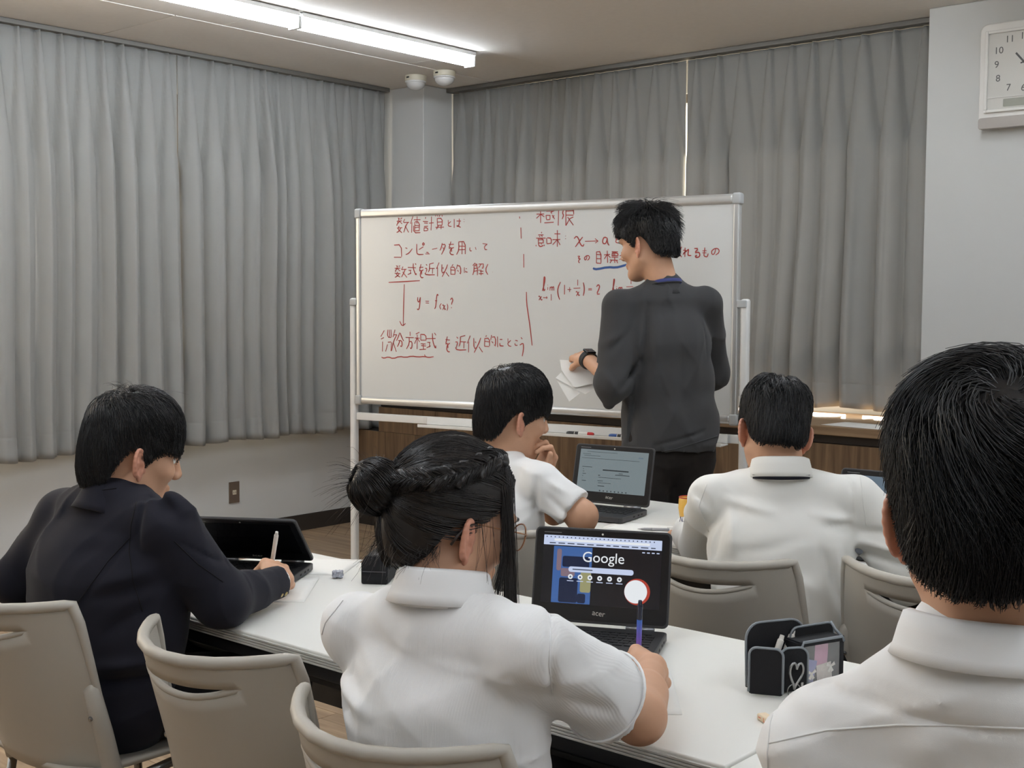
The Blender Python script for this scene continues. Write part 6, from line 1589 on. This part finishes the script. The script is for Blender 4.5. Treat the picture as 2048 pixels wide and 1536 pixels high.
for x in (0.0, .101): MB().box((x, .002, .001), (x + .004, .040, .084)).build('box_side', M_NYLON, pc, bevel=.001)
MB().box((0, .002, 0), (.105, .040, .004)).build('box_floor', M_NYLON, pc, bevel=.001)
MB().box((.002, .004, .082), (.103, .040, .087)).build('box_top', M_NYLON, pc, bevel=.001)
for (lo, hi) in (((0, -.002, 0), (.105, .001, .010)), ((0, -.002, .078), (.105, .001, .088)), ((0, -.002, .010), (.010, .001, .078)), ((.095, -.002, .010), (.105, .001, .078))): MB().box(lo, hi).build('window_border', M_NYLON, pc, bevel=.0008)
MB().box((.010, -.0012, .010), (.095, -.0006, .078)).build('window', M_WINDOW, pc)
MB().tube([(.001, -.003, .004), (.001, -.003, .078), (.006, -.003, .087), (.099, -.003, .087), (.104, -.003, .078)], .0028, 6).build('zip', M_ZIPW, pc, smooth=True)
MB().tube([(.104, .004, .086), (.104, .020, .094), (.108, .036, .104), (.110, .044, .100), (.113, .046, .05), (.113, .046, .006)], .0028, 6).build('zip', M_ZIPW, pc, smooth=True)
MB().box((-.0025, -.0075, .004), (.0035, -.005, .016)).build('zip_pull', M_PENTIP, pc, bevel=.0006)
# photo cards and charms behind the window (plain colours)
def inside(nm, x0, z0, x1, z1, y, m, label, cat, rot=0.0):
    o = MB().box((-(x1 - x0) / 2, -.0005, -(z1 - z0) / 2), ((x1 - x0) / 2, .0005, (z1 - z0) / 2)).build(nm, m, None, bevel=.0003)
    o.matrix_world = Matrix.Translation((-1.052, 2.034, TH_)) @ Matrix.Rotation(math.atan2(.94, .35), 4, 'Z') @ Matrix.Translation(((x0 + x1) / 2, y, (z0 + z1) / 2)) @ Matrix.Rotation(rot, 4, 'Y')
    return tag(o, label, cat)
inside('card', .050, .036, .082, .078, .016, M_CARDP, 'pink card inside the clear window of the open pencil case', 'card', rad(3))
inside('card', .018, .006, .046, .052, .010, M_CARDB, 'lilac card inside the clear window of the open pencil case', 'card', rad(14))
inside('card', .048, .006, .084, .042, .007, M_CARDC, 'cream lace card inside the clear window of the open pencil case', 'card', rad(-6))
def bow(x, z, label):
    o = empty('ribbon_bow'); o.matrix_world = Matrix.Translation((-1.052, 2.034, TH_)) @ Matrix.Rotation(math.atan2(.94, .35), 4, 'Z') @ Matrix.Translation((x, .004, z)); tag(o, label, 'bow')
    for a in (25, 155, 245, 295): MB().prism([(0, -.0015), (.011, -.0032), (.011, .0032), (0, .0015)], 0, .001, Matrix.Rotation(PI / 2, 4, 'X') @ Matrix.Rotation(rad(a), 4, 'Z')).build('ribbon_loop' if a < 200 else 'ribbon_tail', M_RIB, o)
    MB().lathe([(.002, -.001), (.0026, 0), (.002, .001)], 10, M=Matrix.Rotation(PI / 2, 4, 'X')).build('knot', M_RIB, o)
bow(.032, .028, 'white ribbon bow over the lilac card'); bow(.078, .036, 'white ribbon bow over the cream lace card')
# heart-shaped clip
hm = Matrix.Translation((-.020, -.013, .036)) @ Matrix.Rotation(rad(8), 4, 'Y')
hp = [hm @ Vector((.0135 * math.sin(t) ** 3 * 1.15, 0, .0135 * (13 * math.cos(t) - 5 * math.cos(2 * t) - 2 * math.cos(3 * t) - math.cos(4 * t)) / 13 * 1.55)) for t in np.linspace(.0, 2 * PI, 41)]
MB().tube(hp, .0026, 8, caps=False).build('heart_clip', M_CHROME, pc, smooth=True)
MB().tube([hm @ Vector((.0155 * math.cos(t), 0, -.030 + .012 * math.sin(t))) for t in np.linspace(0, 2 * PI, 25)], .0011, 6, caps=False).build('key_ring', M_CHROME, pc, smooth=True)
def cpen(a, b, label, body, capm): return pen(a, b, label, body, capm, clip=False, r=.0058)
PW_ = Matrix.Translation((-1.052, 2.034, TH_)) @ Matrix.Rotation(math.atan2(.94, .35), 4, 'Z')
cpen(PW_ @ Vector((-.055, .030, .007)), PW_ @ Vector((-.012, .034, .098)), 'lilac-blue pen standing in the open pencil case', mat('lilac_barrel', (132, 142, 208), .35, bump=.02), M_RIB)
cpen(PW_ @ Vector((-.030, .036, .007)), PW_ @ Vector((.020, .040, .102)), 'red and white pen standing in the open pencil case', mat('rose_barrel', (196, 92, 120), .35, bump=.02), M_RIB)

# eraser
er = empty('eraser', (-1.012, 1.845, TH_), rad(60)); tag(er, 'cream eraser with orange marks near the elbow of the nearest student', 'eraser')
MB().box((-.009, -.020, .0003), (.009, .020, .012)).build('rubber', mat('cream_rubber', (226, 206, 176), .7, var=.06, vscale=60, bump=.1), er, bevel=.003)
M_ORG = mat('orange_print', (224, 132, 104), .6, bump=.05)
for q in ((-.0092, -.012, .003, -.0090, -.002, .005), (-.0092, -.004, .004, -.0090, -.002, .010), (-.0092, .006, .006, -.0090, .014, .008)): MB().box(q[:3], q[3:]).build('print_mark', M_ORG, er)
MB().box((-.006, -.012, .0119), (.004, -.010, .0122)).build('print_mark', M_ORG, er)

# amber cup on the second-row desk, bottle on the counter
cu = empty('cup', (-2.155, 3.39, TH_)); tag(cu, 'amber plastic cup with red rim beside the second-row student', 'cup')
M_AMB = mat('amber_plastic', (226, 178, 84), 0.25, bump=.02)
MB().lathe([(.012, 0), (.020, .003), (.028, .02), (.033, .05), (.032, .078), (.030, .084)], 28).build('bowl', M_AMB, cu, smooth=True)
MB().tube([(.030 * math.cos(t), .030 * math.sin(t), .085) for t in np.linspace(0, 2 * PI, 31)], .0018, 8, caps=False).build('rim', mat('red_rim', (170, 52, 40), .4, bump=.02), cu, smooth=True)
bt = empty('plastic_bottle', (-3.215, 5.56, CT)); tag(bt, 'clear plastic bottle with white cap on the walnut counter', 'bottle')
MB().lathe([(.028, 0), (.031, .004), (.031, .12), (.028, .15), (.016, .172), (.0125, .178)], 24).build('body', mat('clear_plastic', (0.9, .93, .95), .08, alpha=.25, bump=.03), bt, smooth=True)
MB().lathe([(.0135, .178), (.0155, .180), (.0155, .197), (.014, .199)], 20).build('cap', M_PENWHITE, bt)
MB().lathe([(.0314, .05), (.0314, .10)], 24).build('label_band', M_PAPER, bt)

SHEETS_AT = (-2.93, 3.80, 1.10)
SHEET_LEAVES = ([(-2.979, 3.764, 1.184), (-2.937, 3.799, 1.181), (-2.894, 3.834, 1.162), (-2.878, 3.846, 1.142), (-2.874, 3.846, 1.098), (-2.935, 3.792, 1.082), (-2.973, 3.765, 1.146)],
    [(-2.999, 3.76, 1.116), (-2.98, 3.778, 1.141), (-2.944, 3.804, 1.081), (-2.883, 3.858, 1.097), (-2.879, 3.86, 1.081), (-2.912, 3.83, 1.058)],
    [(-3.008, 3.772, 1.113), (-2.936, 3.829, 1.06), (-2.967, 3.8, 1.03)])

# ------------------------------------------------------------------ folded sheets held at the board
fs = empty('folded_sheets', SHEETS_AT); tag(fs, 'folded white sheets held in the left hand at the whiteboard', 'paper')
def leaf(pts, k):
    q = [Vector(p) - Vector(SHEETS_AT) for p in pts]
    for p in q: p += Vector((math.sin(YAW), -math.cos(YAW), 0)) * (-.9 * p.z)      # the sheets droop towards the class
    n = Vector((-math.sin(YAW), math.cos(YAW), 0)) * .0012
    m = len(q); c = sum(q, Vector()) / m
    V = [p for p in q] + [p + n for p in q]
    MB().raw(V, [tuple(range(m)), tuple(range(m, 2 * m))[::-1]] + [(i, i + m, (i + 1) % m + m, (i + 1) % m) for i in range(m)]).build('leaf', M_PAPER, fs)
for i, pts in enumerate(SHEET_LEAVES): leaf(pts, i)
